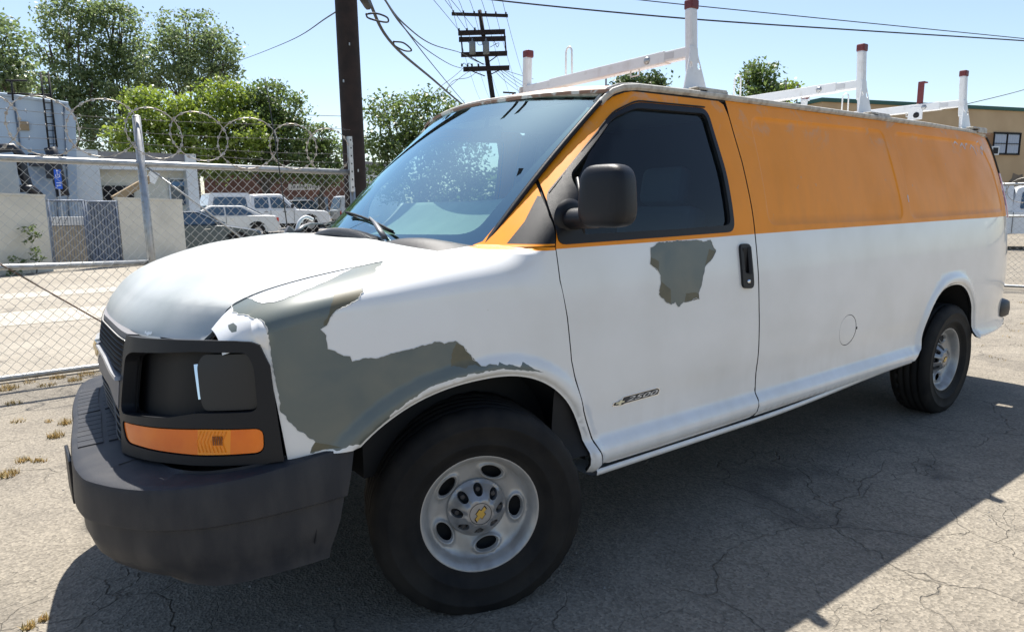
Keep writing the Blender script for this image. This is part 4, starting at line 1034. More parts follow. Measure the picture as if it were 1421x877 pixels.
# ------------------------------------------------------------ ground
def asphalt(name, c1, c2, c3, crack=1., stone=1., tint=None):
    m = bpy.data.materials.new(name); m.use_nodes = True; t = m.node_tree; b = t.nodes['Principled BSDF']; N = t.nodes.new; L = t.links.new
    geo = N('ShaderNodeNewGeometry')
    def noise(sc, det=4, dist=0., rough=.55):
        n = N('ShaderNodeTexNoise'); n.inputs['Scale'].default_value = sc; n.inputs['Detail'].default_value = det; n.inputs['Distortion'].default_value = dist; n.inputs['Roughness'].default_value = rough
        L(geo.outputs['Position'], n.inputs['Vector']); return n.outputs[0]
    def ramp(src, lo, hi, o0=0., o1=1.):
        r = N('ShaderNodeMapRange'); r.inputs[1].default_value = lo; r.inputs[2].default_value = hi; r.inputs[3].default_value = o0; r.inputs[4].default_value = o1; L(src, r.inputs[0]); return r.outputs[0]
    def mixc(f, a, b_):
        x = N('ShaderNodeMix'); x.data_type = 'RGBA'
        L(f, x.inputs[0])
        for i, v in ((6, a), (7, b_)):
            if isinstance(v, tuple): x.inputs[i].default_value = (*v, 1)
            else: L(v, x.inputs[i])
        return x.outputs[2]
    def math_(op, a, b_):
        x = N('ShaderNodeMath'); x.operation = op
        for i, v in ((0, a), (1, b_)):
            if isinstance(v, (int, float)): x.inputs[i].default_value = v
            else: L(v, x.inputs[i])
        return x.outputs[0]
    base = mixc(ramp(noise(.55, 5), .35, .65), c1, c2)
    base = mixc(ramp(noise(3.2, 6, .5), .45, .75, 0, .6), base, c3)
    # aggregate
    v = N('ShaderNodeTexVoronoi'); v.inputs['Scale'].default_value = 95; L(geo.outputs['Position'], v.inputs['Vector'])
    st = ramp(v.outputs['Color'], .0, 1., .62, 1.38)
    v2 = N('ShaderNodeTexVoronoi'); v2.inputs['Scale'].default_value = 38; L(geo.outputs['Position'], v2.inputs['Vector'])
    pits = ramp(v2.outputs['Distance'], .0, .16, 1, 0); pm = math_('MULTIPLY', pits, ramp(noise(11, 2), .52, .6))
    sm = N('ShaderNodeVectorMath'); sm.operation = 'SCALE'; L(base, sm.inputs[0]); L(math_('ADD', math_('MULTIPLY', math_('SUBTRACT', st, 1.), stone), 1.), sm.inputs['Scale'])
    col = mixc(math_('MULTIPLY', pm, .8*stone), sm.outputs[0], (.035, .033, .03))
    oil = math_('MULTIPLY', ramp(noise(.9, 5, 1.2), .60, .70), ramp(noise(6, 4), .3, .6, .3, 1)); col = mixc(math_('MULTIPLY', oil, .55*crack), col, (.055, .05, .045))
    # cracks
    wv = N('ShaderNodeTexNoise'); wv.inputs['Scale'].default_value = 1.6; wv.inputs['Detail'].default_value = 5; L(geo.outputs['Position'], wv.inputs['Vector'])
    va = N('ShaderNodeVectorMath'); va.operation = 'SCALE'; va.inputs['Scale'].default_value = .75; L(wv.outputs['Color'], va.inputs[0])
    vb = N('ShaderNodeVectorMath'); vb.operation = 'ADD'; L(va.outputs[0], vb.inputs[0]); L(geo.outputs['Position'], vb.inputs[1])
    cr = []
    for sc, wd in ((1.5, .009), (4.2, .013)):
        c = N('ShaderNodeTexVoronoi'); c.feature = 'DISTANCE_TO_EDGE'; c.inputs['Scale'].default_value = sc; L(vb.outputs[0], c.inputs['Vector'])
        cr.append(ramp(c.outputs['Distance'], .2*wd, wd, 1, 0))
    cm = math_('MAXIMUM', math_('MULTIPLY', cr[0], ramp(noise(.8, 2), .47, .56)), math_('MULTIPLY', cr[1], ramp(noise(.6, 3), .54, .64)))
    cm = math_('MULTIPLY', cm, crack)
    col = mixc(math_('MULTIPLY', cm, .36), col, (.06, .052, .044))
    L(col, b.inputs['Base Color']); b.inputs['Roughness'].default_value = .88; b.inputs['Specular IOR Level'].default_value = .3
    h = math_('ADD', math_('MULTIPLY', v.outputs['Distance'], .35*stone), math_('MULTIPLY', noise(28, 6), .8*stone)); h = math_('SUBTRACT', h, math_('MULTIPLY', cm, 1.2)); h = math_('SUBTRACT', h, math_('MULTIPLY', pm, .7))
    bp = N('ShaderNodeBump'); bp.inputs['Strength'].default_value = .75; bp.inputs['Distance'].default_value = .012; L(h, bp.inputs['Height']); L(bp.outputs[0], b.inputs['Normal'])
    return m
M['asphalt'] = asphalt('old_asphalt', (.186, .163, .130), (.236, .209, .168), (.142, .126, .104))
M['concrete'] = asphalt('pale_lane_paving', (.26, .232, .19), (.31, .28, .232), (.21, .19, .158), crack=1., stone=.35)
def terr(x, y):
    d = y-20
    return .32*ss(d/14.)
g = MB(); xs = [-600, -150, -60, -30, -15, -6, 0, 6, 12, 20, 30, 45, 70, 120, 300, 900]; ys = [-400, -60, -15, -5, 0, 5, 12, 18, 20, 23, 26, 29, 32, 34, 40, 60, 100, 300, 1200]
for x in xs:
    for y in ys: g.v.append((x, y, terr(x, y)))
for i in range(len(xs)-1):
    for j in range(len(ys)-1):
        a = i*len(ys)+j; g.face((a, a+len(ys), a+len(ys)+1, a+1), 0, True)
o = g.obj('ground', M['asphalt']); tag(o, kind='structure')
g = MB(); g.grid(lambda u, v: (-60+71.5*u, 5.62+v*13.6, .004), 2, 2); o = g.obj('lane', M['concrete']); tag(o, kind='structure')
g = MB(); g.grid(lambda u, v: (-60+90*u, 19.2+v*50, .006+terr(0, 19.2+v*50)), 2, 30); o = g.obj('parking_lot', mat('lot_asphalt', (.30, .28, .26), .9, col2=(.24, .225, .21), nscale=.8)); tag(o, kind='structure')
# concrete patches in the lane
mp = mat('pale_patch', (.38, .345, .29), .85, col2=(.32, .29, .24), nscale=3)
for k, q in enumerate([[(-3.5, 9.2), (1.2, 8.9), (1.6, 10.1), (-1.0, 10.6), (-3.6, 10.2)], [(-6, 12.6), (3, 12.4), (3.4, 13.3), (-6, 13.6)], [(1.4, 6.6), (4.5, 6.5), (4.6, 7.6), (1.9, 7.5)]]):
    mb = MB(); mb.v = [(a, b, .009) for a, b in roundpoly(q, .3)]; mb.face(range(len(mb.v))); o = mb.obj('paving_patch', mp); tag(o, kind='structure')

# ------------------------------------------------------------ chain-link fence along the lane
FY = 5.4
fence = thing('chain_link_fence', 'chain-link fence with razor wire coils along the pale lane left of the van', 'fence', (0, FY, 0))
XL, XR_ = -5.5, 1.90
def topz(x): return 1.905-.020*(x+.2)
mb = MB(); mb.tube([(XL, FY, topz(-.6)+.06), (-1.6, FY, topz(-1.6)-.0), (-.19, FY, topz(-.19)), (XR_, FY, topz(XR_))], .030, 10); mb.obj('top_rail', M['steel'], fence)
mb = MB(); mb.tube([(XL, FY+.01, 1.10), (-1.35, FY+.01, 1.006), (-.175, FY+.01, .978)], .027, 10); mb.obj('middle_rail', M['steel'], fence)
mb = MB(); mb.tube([(XL, FY, .045), (-1.45, FY, .040), (-.17, FY, .045), (XR_, FY, .06)], .026, 10); mb.obj('bottom_rail', M['steel'], fence)
mb = MB(); mb.tube([(-.170, FY, 0), (-.195, FY-.01, 2.33)], .036, 12); mb.lathe([(0, .012), (.03, .01), (.038, 0)], 12); n = 12*3
for i in range(len(mb.v)-n, len(mb.v)): x, y, z = mb.v[i]; mb.v[i] = (x-.195, y+FY-.01, z+2.33)
mb.obj('post', M['steel'], fence)
mb = MB(); mb.tube([(XR_, FY, 0), (XR_, FY, 1.70)], .030, 10); mb.obj('post', M['steel'], fence)
mb = MB(); mb.box((XR_-.02, FY-.03, 1.95), (.045, .05, .60))
mb.obj('strand_bracket', M['steel'], fence)
mb = MB()
for k in range(7): mb.box((XR_-.018, FY-.057, 1.70+.085*k), (.012, .004, .018))
o = mb.obj('bracket_slot', M['gap'], fence); tag(o, kind='stuff')
mb = MB(); mb.tube([(-3.1, FY, 0), (-3.1, FY, 2.36)], .034, 10); mb.obj('post', M['steel'], fence)
mb = MB(); mb.tube([(-.15, FY-.02, 1.875), (.30, FY-.02, 1.50), (1.86, FY-.02, .10)], .008, 6); mb.obj('brace_rod', M['steel'], fence)
mb = MB(); mb.tube([(-1.42, FY-.02, 1.10), (-.22, FY-.02, .10)], .007, 6); mb.obj('brace_rod', mat('rusty_rod', (.12, .075, .05), .7), fence)
for z, sg in ((2.33, .14), (2.20, .02), (2.08, .10), (1.99, .04)):
    mb = MB(); pts = [(x, FY-.02, z-.05*(x+1.2)*sg*3*.35-.02*math.sin(x*1.7+z*9)) for x in np.linspace(XL, XR_, 40)]
    mb.tube(pts, .0026, 4)
    r_ = random.Random(int(z*100))
    for x in np.arange(XL+.05, XR_, .13):
        zz = z-.05*(x+1.2)*sg*3*.35-.02*math.sin(x*1.7+z*9)
        for q in range(2):
            a = r_.uniform(0, 3.1); d = Vector((math.cos(a)*.012, math.sin(a)*.010, math.sin(a)*.018)); mb.tube([Vector((x, FY-.02, zz))-d, Vector((x, FY-.02, zz))+d], .0018, 3)
    o = mb.obj('barbed_strand', mat('old_wire', (.16, .155, .15), .6, metal=.3) if 'old_wire' not in bpy.data.materials else bpy.data.materials['old_wire'], fence); tag(o, kind='stuff')
# flat-wrap razor loops, one object each
M['razor'] = mat('razor_steel', (.52, .50, .46), .45, metal=.4, col2=(.32, .27, .22), nscale=40)
lc = [(1.63, 2.085), (1.245, 2.115), (.79, 2.13), (.33, 2.175), (-.06, 2.185), (-.47, 2.21), (-.92, 2.20), (-1.36, 2.20), (-1.8, 2.21), (-2.25, 2.2), (-2.7, 2.2)]
r_ = random.Random(4)
for i, (cx, cz) in enumerate(lc):
    mb = MB(); R0 = .255*r_.uniform(.94, 1.05); ex = r_.uniform(.93, 1.07); tl_ = r_.uniform(-.05, .05); pts = []
    for k in range(37):
        a = 2*math.pi*k/36+.4; pts.append(Vector((cx+R0*ex*math.cos(a)*1.04, FY-.035-.03*math.sin(a+i)*1-.012*(i % 2), cz+R0*.98*math.sin(a)/1.04+tl_*math.cos(a))))
    mb.tube(pts, .0042, 5, caps=False)
    for k in range(36):
        if k % 2: continue
        p = pts[k]; t = (pts[k+1]-p).normalized(); nn = Vector((-t.z, 0, t.x))
        for sg in (1, -1):
            n0 = len(mb.v)
            for q in (p-t*.016, p+nn*sg*.013-t*.011, p+nn*sg*.013+t*.011, p+t*.016): mb.v.append(tuple(q))
            mb.face((n0, n0+1, n0+2, n0+3))
    mb.obj('razor_loop', M['razor'], fence)
# woven mesh
def chain_mesh(x0, x1, z0, z1f, F, dia=.088, rad=.0028):
    mb = MB(); h = dia/2; n = int((x1-x0)/h)
    for i in range(n):
        xa = x0+i*h; pts = []; z = z0; k = 0
        ztop = z1f(xa)
        while z <= ztop+h:
            sx = (0 if k % 2 == 0 else h) if i % 2 == 0 else (h if k % 2 == 0 else 0)
            pts.append(F(xa+sx+(.002 if i % 2 else -.002), min(z, ztop), .003*(1 if (k+i) % 2 else -1))); z += h; k += 1
        if i % 2 == 0: mb.tube(pts, rad, 4, caps=False, smooth=False)
        else: mb.tube(pts, rad, 4, caps=False, smooth=False)
    return mb
# each wire spans one diamond column
mm = chain_mesh(XL, XR_-.03, .05, lambda x: topz(x)-.01, lambda x, z, o_: (x, FY-.032+o_, z))
mm.v = mm.v
o = mm.obj('chain_mesh', mat('mesh_wire', (.42, .42, .40), .5, metal=.3), fence); tag(o, kind='stuff')

# ------------------------------------------------------------ fence and yard behind the van, on the right
f2 = thing('yard_fence', 'low chain-link fence with razor wire behind the rear of the van', 'fence', (11.8, 2, 0))
P2 = lambda s_, z: Vector((11.8+s_*.25, 3.4-s_, z))
for nm, z, r in (('top_rail', 1.72, .025), ('middle_rail', 1.20, .02), ('bottom_rail', .05, .025)):
    mb = MB(); mb.tube([P2(-3, z), P2(6, z)], r, 8); mb.obj(nm, M['steel'], f2)
for s_ in (-3, 0, 3.2, 6):
    mb = MB(); mb.tube([P2(s_, 0), P2(s_, 1.95)], .03, 8); mb.obj('post', M['steel'], f2)
mm = chain_mesh(-3, 6, .05, lambda x: 1.70, lambda x, z, o_: P2(x, z)+Vector((-.03, 0, 0)), dia=.09, rad=.0026); o = mm.obj('chain_mesh', bpy.data.materials['mesh_wire'], f2); tag(o, kind='stuff')
for i in range(20):
    mb = MB(); c = P2(-2.8+i*.45, 1.62); pts = [c+Vector((-.05+.02*math.sin(a), -.24*math.cos(a), .20*math.sin(a))) for a in np.linspace(0, 2*math.pi, 25)]; mb.tube(pts, .007, 4, caps=False); mb.obj('razor_loop', M['razor'], f2)

# ------------------------------------------------------------ low wall with corrugated gate across the lane
def P_w(x, z, o_=0): # wall line runs slightly away to the right
    return Vector((x, 18.15+.42*(x+1.5)+o_, z))
wall = thing('yard_wall', 'low pale rendered wall across the lane with a blue-grey metal gate in it', 'wall', tuple(P_w(0, 0)))
M['stucco'] = mat('pale_stucco', (.66, .63, .54), .9, col2=(.55, .53, .46), nscale=1.6, bump=.2, bscale=60)
M['gatemetal'] = mat('blue_grey_sheet', (.13, .16, .22), .55, col2=(.17, .20, .25), nscale=4)
def wz(x): return 1.88-.033*(x+1.5)
for xa, xb in ((-14, -.42), (1.22, 2.95)):
    mb = MB(); mb.poly([P_w(xa, -.2), P_w(xb, -.2), P_w(xb, wz(xb)), P_w(xa, wz(xa))], (-.05, .22, 0)); mb.obj('wall_panel', M['stucco'], wall)
    mb = MB(); mb.poly([P_w(xa, wz(xa)+.002, -.02), P_w(xb+.02, wz(xb)+.002, -.02), P_w(xb+.02, wz(xb)+.05, -.02), P_w(xa, wz(xa)+.05, -.02)], (-.05, .26, 0)); mb.obj('coping', M['stucco'], wall)
for xa, xb, dense in ((-.40, .42, 0), (.42, 1.20, 1)):
    mb = MB()
    for x in (xa+.03, xb-.03): mb.tube([P_w(x, .12), P_w(x, wz(x)-.06)], .03, 6)
    for z in (.14, wz(xa)-.10): mb.tube([P_w(xa, z), P_w(xb, z)], .03, 6)
    gfo = mb.obj('gate_frame', M['gatemetal'], wall)
    k = 11 if not dense else 9
    for i in range(k):
        x = xa+.06+(xb-xa-.12)*(i+.5)/k
        mb = MB()
        if dense: mb.box(P_w(x, (wz(x)+.05)/2, .02), (.055, .05, wz(x)-.30))
        else: mb.box(P_w(x, (wz(x)+.05)/2, .0), (.014, .02, wz(x)-.30))
        mb.obj('gate_bar', M['gatemetal'], gfo)
    if dense: mb = MB(); mb.poly([P_w(xa+.03, .15, .07), P_w(xb-.03, .15, .07), P_w(xb-.03, wz(xb)-.1, .07), P_w(xa+.03, wz(xa)-.1, .07)], (0, .02, 0)); mb.obj('gate_sheet', M['gatemetal'], gfo)
# things behind the open gate
cr_ = thing('air_conditioner', 'pale louvred machine housing seen through the bars of the gate', 'machine', tuple(P_w(.1, 0, 1.4)))
mb = MB(); mb.box(P_w(.1, .55, 1.4), (.80, .6, 1.1)); mb.obj('housing', mat('housing_beige', (.33, .29, .22), .7), cr_, bevel=.02)
mb = MB(); mb.box(P_w(.1, 1.22, 1.4), (.86, .66, .22)); mb.obj('louvre_top', mat('louvre_white', (.7, .7, .68), .6), cr_)
for i in range(6):
    mb = MB(); mb.box(P_w(.1-.36+.145*i, 1.24, 1.06), (.012, .01, .20), Matrix.Rotation(.5, 3, 'Y')); mb.obj('louvre_blade', M['gap'], cr_)

# ------------------------------------------------------------ leaf builder
def leafmat(name, c1, c2, tr=.35, sc=1.2, ybr=None):
    m = bpy.data.materials.new(name); m.use_nodes = True; t = m.node_tree; t.nodes.clear(); N = t.nodes.new; L = t.links.new
    o = N('ShaderNodeOutputMaterial'); d = N('ShaderNodeBsdfDiffuse'); tl_ = N('ShaderNodeBsdfTranslucent'); gl = N('ShaderNodeBsdfGlossy'); gl.inputs['Roughness'].default_value = .45
    geo = N('ShaderNodeNewGeometry'); n = N('ShaderNodeTexNoise'); n.inputs['Scale'].default_value = sc; n.inputs['Detail'].default_value = 3; L(geo.outputs['Position'], n.inputs['Vector'])
    rp = N('ShaderNodeMapRange'); rp.inputs[1].default_value = .35; rp.inputs[2].default_value = .65; L(n.outputs[0], rp.inputs[0])
    ri = N('ShaderNodeMath'); ri.operation = 'MULTIPLY_ADD'; ri.inputs[1].default_value = .55; L(geo.outputs['Random Per Island'], ri.inputs[0])
    hf = N('ShaderNodeMath'); hf.operation = 'MULTIPLY'; hf.inputs[1].default_value = .5; L(rp.outputs[0], hf.inputs[0]); L(hf.outputs[0], ri.inputs[2])
    x = N('ShaderNodeMix'); x.data_type = 'RGBA'; x.inputs[6].default_value = (*c1, 1); x.inputs[7].default_value = (*c2, 1); L(ri.outputs[0], x.inputs[0])
    for s_ in (d, tl_): L(x.outputs[2], s_.inputs[0])
    a = N('ShaderNodeMixShader'); a.inputs[0].default_value = tr; L(d.outputs[0], a.inputs[1]); L(tl_.outputs[0], a.inputs[2])
    b = N('ShaderNodeMixShader'); b.inputs[0].default_value = .06; L(a.outputs[0], b.inputs[1]); L(gl.outputs[0], b.inputs[2]); L(b.outputs[0], o.inputs[0]); return m
def leaf_mesh(name, C, size, m, parent, aspect=.55):
    n = len(C); C = np.asarray(C); N1 = rng.normal(size=(n, 3)); N1[:, 2] = np.abs(N1[:, 2])+.25; N1 /= np.linalg.norm(N1, axis=1)[:, None]
    T = rng.normal(size=(n, 3)); T -= (T*N1).sum(1)[:, None]*N1; T /= np.linalg.norm(T, axis=1)[:, None]; B = np.cross(N1, T); s = size*rng.uniform(.6, 1.3, n)[:, None]
    Vv = np.empty((n, 4, 3)); Vv[:, 0] = C-T*s; Vv[:, 1] = C+B*s*aspect-T*s*.1; Vv[:, 2] = C+T*s+N1*s*-.2; Vv[:, 3] = C-B*s*aspect-T*s*.1
    me = bpy.data.meshes.new(name); me.vertices.add(4*n); me.vertices.foreach_set('co', Vv.reshape(-1).astype(np.float32)); me.loops.add(4*n); me.loops.foreach_set('vertex_index', np.arange(4*n, dtype=np.int32))
    me.polygons.add(n); me.polygons.foreach_set('loop_start', np.arange(0, 4*n, 4, dtype=np.int32)); me.polygons.foreach_set('loop_total', np.full(n, 4, np.int32)); me.materials.append(m); me.update(); me.validate()
    o = bpy.data.objects.new(name, me); link(o, parent); return o
M['bark'] = mat('bark', (.09, .075, .06), .95, col2=(.14, .12, .10), nscale=9)
def tree(label, base, lobes, m, size, per, spread=.30, group=None, clump=.5, trunk=.25, name='tree', dens=1.):
    """lobes: (x, y, z, rx, ry, rz) ellipsoids of foliage; leaves sit in small sprays over and inside them"""
    base = Vector(base); T_ = thing(name, label, 'tree', tuple(base), group=group); P = []; mb = MB()
    top = Vector(np.mean([l[:3] for l in lobes], axis=0)); fork = base.lerp(top, .45)
    mb.tube([base+Vector((0, 0, -.3)), base.lerp(fork, .5)+Vector((.1, 0, 0)), fork], [trunk, trunk*.8, trunk*.6], 8)
    for l in lobes:
        c = Vector(l[:3]); mb.tube([fork+Vector((0, 0, -.2)), fork.lerp(c, .5)+Vector(rng.normal(size=3)*.25), c+Vector((0, 0, l[5]*.3))], [trunk*.30, trunk*.16, trunk*.05], 5)
        for q in range(4):
            d = Vector(rng.normal(size=3)).normalized(); e = Vector((d.x*l[3], d.y*l[4], d.z*l[5]))*.85; mb.tube([fork.lerp(c, .75), c+e*.5+Vector((0, 0, .1)), c+e], [trunk*.16, trunk*.10, trunk*.03], 4)
        vol = (l[3]*l[4]+l[3]*l[5]+l[4]*l[5])/3; k = max(6, int(vol*per*dens))
        d = rng.normal(size=(k, 3)); d /= np.linalg.norm(d, axis=1)[:, None]; r = rng.uniform(.55, 1.05, k)**.6
        r *= 1+.18*np.sin(d[:, 0]*5+l[0])*np.cos(d[:, 2]*6+l[1])
        ctr = np.array(l[:3])+d*r[:, None]*np.array(l[3:6])
        for c_ in ctr:
            n = rng.integers(14, 30); P.append(c_+rng.normal(size=(n, 3))*clump*np.array([1, 1, .6]))
    mb.obj('trunk', M['bark'], T_)
    leaf_mesh('crown', np.concatenate(P), size, m, T_); return T_
def L3(px, py, depth, rx, rz, ry=None):
    p = at(px, py, depth); s_ = depth/FOC; return (p.x, p.y, p.z, rx*s_, (ry or rx)*s_, rz*s_)
def gpos(px, depth):
    p = at(px, 290, depth); return (p.x, p.y, terr(p.x, p.y))
lm_dark = leafmat('leaf_olive', (.10, .15, .055), (.24, .31, .12), .55)
lm_brt = leafmat('leaf_bright', (.11, .18, .02), (.30, .37, .045), .52, sc=.9)
lm_mid = leafmat('leaf_mid', (.07, .12, .028), (.17, .23, .06), .48)
lm_far = leafmat('leaf_far', (.05, .085, .03), (.10, .15, .05), .35)
D = 52
tree('tall loose olive-green tree, leftmost of the tall ones, above the blue-grey building', gpos(95, D), [L3(95, 30, D, 34, 34), L3(70, 70, D, 22, 22), L3(118, 75, D, 26, 30), L3(95, 115, D, 40, 26), L3(60, 130, D, 34, 24), L3(130, 130, D, 30, 26), L3(85, 165, D, 46, 24), L3(110, 15, D, 22, 22), L3(140, 185, D, 34, 30)], lm_dark, .15, 22, clump=.34, group=None, trunk=.45)
tree('tall loose olive-green tree, middle one of the three tall ones', gpos(175, D+2), [L3(165, 40, D+2, 34, 34), L3(180, 75, D+2, 30, 28), L3(150, 85, D+2, 26, 26), L3(170, 120, D+2, 40, 24), L3(150, 20, D+2, 22, 20), L3(150, 160, D+2, 34, 24)], lm_dark, .15, 22, clump=.34, trunk=.45)
tree('tall loose olive-green tree, rightmost of the three tall ones, under the cable', gpos(270, D+1), [L3(262, 50, D+1, 42, 34), L3(300, 75, D+1, 30, 34), L3(240, 75, D+1, 30, 30), L3(280, 100, D+1, 40, 24), L3(240, 110, D+1, 34, 20), L3(312, 95, D+1, 16, 18), L3(210, 100, D+1, 24, 20)], lm_dark, .15, 22, clump=.34, trunk=.45)
tree('dark tree cut by the left edge of the picture', gpos(-10, 40), [L3(-5, 60, 40, 36, 34), L3(10, 95, 40, 34, 28), L3(-15, 120, 40, 40, 30), L3(25, 115, 40, 14, 14)], lm_dark, .15, 30, clump=.36, trunk=.4)
D = 38
tree('dense bright green tree behind the white building', gpos(240, D), [L3(225, 155, D, 46, 26), L3(190, 190, D, 34, 26), L3(250, 175, D, 44, 28), L3(280, 205, D, 46, 30), L3(215, 210, D, 50, 26), L3(200, 140, D, 22, 14), L3(305, 130, D, 32, 20), L3(290, 160, D, 40, 24), L3(335, 185, D, 40, 30)], lm_brt, .12, 46, clump=.26, trunk=.35)
tree('dense rounded green tree with a darker crown left of the pole', gpos(370, D+2), [L3(370, 130, D+2, 26, 18), L3(345, 150, D+2, 34, 24), L3(395, 155, D+2, 30, 24), L3(370, 180, D+2, 46, 30), L3(400, 195, D+2, 28, 30), L3(340, 215, D+2, 46, 28), L3(395, 225, D+2, 36, 26), L3(300, 225, D+2, 40, 24)], lm_mid, .12, 46, clump=.26, trunk=.35)
tree('small bright green tree close beside the dark utility pole', gpos(445, D+4), [L3(442, 190, D+4, 22, 16), L3(430, 215, D+4, 24, 20), L3(455, 215, D+4, 24, 22), L3(440, 238, D+4, 34, 18)], lm_mid, .12, 46, clump=.26, trunk=.3)
D = 30
tree('airy green tree with wispy twigs right of the utility pole', gpos(570, D), [L3(530, 150, D, 20, 18), L3(570, 145, D, 30, 18), L3(610, 155, D, 26, 20), L3(545, 180, D, 34, 24), L3(595, 185, D, 34, 24), L3(525, 205, D, 24, 18), L3(565, 215, D, 34, 22), L3(610, 205, D, 30, 26), L3(535, 238, D, 24, 16), L3(640, 175, D, 20, 20), L3(640, 215, D, 34, 30), L3(560, 262, D, 40, 18), L3(620, 255, D, 44, 24), L3(690, 262, D, 50, 22), L3(650, 282, D, 60, 14)], lm_mid, .10, 52, clump=.28, trunk=.13)
tree('small rounded tree just over the van roof behind the front rack', gpos(890, 60), [L3(890, 112, 60, 26, 12), L3(870, 118, 60, 14, 10), L3(910, 118, 60, 16, 10), L3(890, 135, 60, 34, 16)], lm_far, .18, 26, clump=.4, trunk=.3)
tree('dark bushy tree over the van roof between the racks', gpos(1055, 45), [L3(1055, 102, 45, 22, 14), L3(1040, 118, 45, 14, 12), L3(1068, 120, 45, 16, 12), L3(1050, 140, 45, 30, 18)], lm_mid, .14, 40, clump=.3, trunk=.3)
tree('low brighter tree beside the dark bushy one over the van roof', gpos(1092, 48), [L3(1092, 125, 48, 16, 10), L3(1085, 138, 48, 22, 14)], lm_brt, .14, 40, clump=.3, trunk=.25)
# a little hedge and plants by the wall
tree('leafy weed growing against the pale wall left of the gate', tuple(P_w(-.85, 0, -.3)), [(P_w(-.85, 0, -.3).x, P_w(-.85, 0, -.3).y, .55, .22, .2, .5), (P_w(-.80, 0, -.3).x, P_w(-.8, 0, -.3).y, 1.0, .12, .12, .25), (P_w(-1.1, 0, -.3).x, P_w(-1.1, 0, -.3).y, .2, .3, .2, .2)], lm_mid, .045, 60, clump=.07, trunk=.02, name='weed_plant')
bpy.data.objects['weed_plant']['category'] = 'plant'
# far side of the street behind the camera (seen in reflections)
# dry grass tufts near the fence
tf = mat('dry_grass', (.42, .27, .09), .9, col2=(.30, .24, .10), nscale=30)
def tuft(mb, x, y, r, n, h):
    for i in range(n):
        a = rng.uniform(0, 2*math.pi); d = r*math.sqrt(rng.uniform(0, 1)); bx, by = x+d*math.cos(a), y+d*math.sin(a); t = rng.uniform(0, 6.28); l = h*rng.uniform(.4, 1); le = rng.uniform(.2, 1.1); n0 = len(mb.v)
        w_ = .003; mb.v += [(bx-w_*math.sin(t), by+w_*math.cos(t), .0), (bx+w_*math.sin(t), by-w_*math.cos(t), .0), (bx+math.cos(t)*l*le, by+math.sin(t)*l*le, l)]; mb.face((n0, n0+1, n0+2))
mb = MB()
for px, py, r, n, h in [(10, 660, .10, 120, .07), (32, 640, .07, 60, .06), (78, 606, .08, 90, .09), (90, 588, .07, 70, .09), (50, 640, .05, 30, .05), (80, 525, .10, 90, .08), (65, 535, .12, 60, .06), (105, 528, .1, 70, .07), (10, 540, .14, 110, .09), (20, 560, .1, 60, .06), (130, 535, .08, 60, .09), (40, 870, .04, 60, .04), (60, 860, .03, 40, .04), (45, 522, .2, 90, .08), (120, 520, .12, 70, .08), (68, 585, .05, 30, .05), (60, 640, .04, 20, .05), (25, 585, .08, 40, .05)]:
    d = AF + AR*((px-710.5)/FOC) - AU*((py-438.5)/FOC); q = Vector(CAM)+d*(-CAM[2]/d.z); tuft(mb, q.x, q.y, r*.6, int(n*1.2), h*.55)
for i in range(160):
    tuft(mb, rng.uniform(-6, 2), FY-.05+abs(rng.normal())*-.12, .05, 8, .03)
for i in range(70):
    tuft(mb, rng.uniform(6, 11), rng.uniform(-2, 3.2), .05, 8, .03)
o = mb.obj('dry_grass', tf); tag(o, 'dry yellow grass tufts in the cracked asphalt by the fence', 'grass', kind='stuff')
# loose stones
mb = MB()
for i in range(900):
    x, y = (rng.uniform(-3, 9), rng.uniform(-2.2, 5)); s_ = rng.uniform(.003, .009); n0 = len(mb.v); a = rng.uniform(0, 6.28)
    for j in range(5): mb.v.append((x+s_*math.cos(a+j*1.256)*rng.uniform(.6, 1.2), y+s_*math.sin(a+j*1.256)*rng.uniform(.6, 1.2), .0))
    mb.v.append((x, y, s_*rng.uniform(.5, .9)))
    for j in range(5): mb.face((n0+j, n0+(j+1) % 5, n0+5))
o = mb.obj('gravel', mat('gravel_stone', (.30, .28, .25), .9, col2=(.16, .15, .14), nscale=60)); tag(o, 'scattered grit and small stones on the asphalt', 'gravel', kind='stuff')
# ------------------------------------------------------------ buildings
def quadbox(mb, x0, x1, y0, y1, z0, z1, m=0): mb.box(((x0+x1)/2, (y0+y1)/2, (z0+z1)/2), (x1-x0, y1-y0, z1-z0), None, m); return mb
M['bluewall'] = mat('blue_grey_wall', (.38, .47, .58), .85, col2=(.44, .53, .62), nscale=1.2, bump=.15, bscale=40)
M['whitewall'] = mat('white_wall', (.76, .79, .80), .85, col2=(.68, .70, .70), nscale=1.)
M['creamwall'] = mat('cream_wall', (.74, .72, .62), .85, col2=(.66, .64, .55), nscale=1.)
M['darkhole'] = mat('dark_opening', (.012, .012, .014), .9)
M['brownboard'] = mat('brown_board', (.30, .22, .13), .8)
M['winglass'] = mat('window_pane', (.05, .09, .14), .08, spec=.8)
b1 = thing('storage_building', 'tall windowless blue-grey building with a roof ladder and black ducts', 'building', (-3, 24, 0))
mb = MB(); pts = [(-9, 24, -.2), (.50, 24, -.2), (.86, 24, 4.40), (.70, 24, 4.78), (-.9, 24, 4.92), (-9, 24, 5.3)]; mb.poly(pts, (0, 7, 0)); mb.obj('wall', M['bluewall'], b1)
mb = MB(); mb.poly([(.72, 23.985, 4.76), (.72, 23.9, 4.84), (-9, 23.9, 5.38), (-9, 23.985, 5.28)], (0, .3, 0)) if False else mb.tube([(.70, 23.97, 4.80), (-.9, 23.97, 4.94), (-9, 23.97, 5.33)], .05, 6); mb.obj('parapet_trim', M['bluewall'], b1)
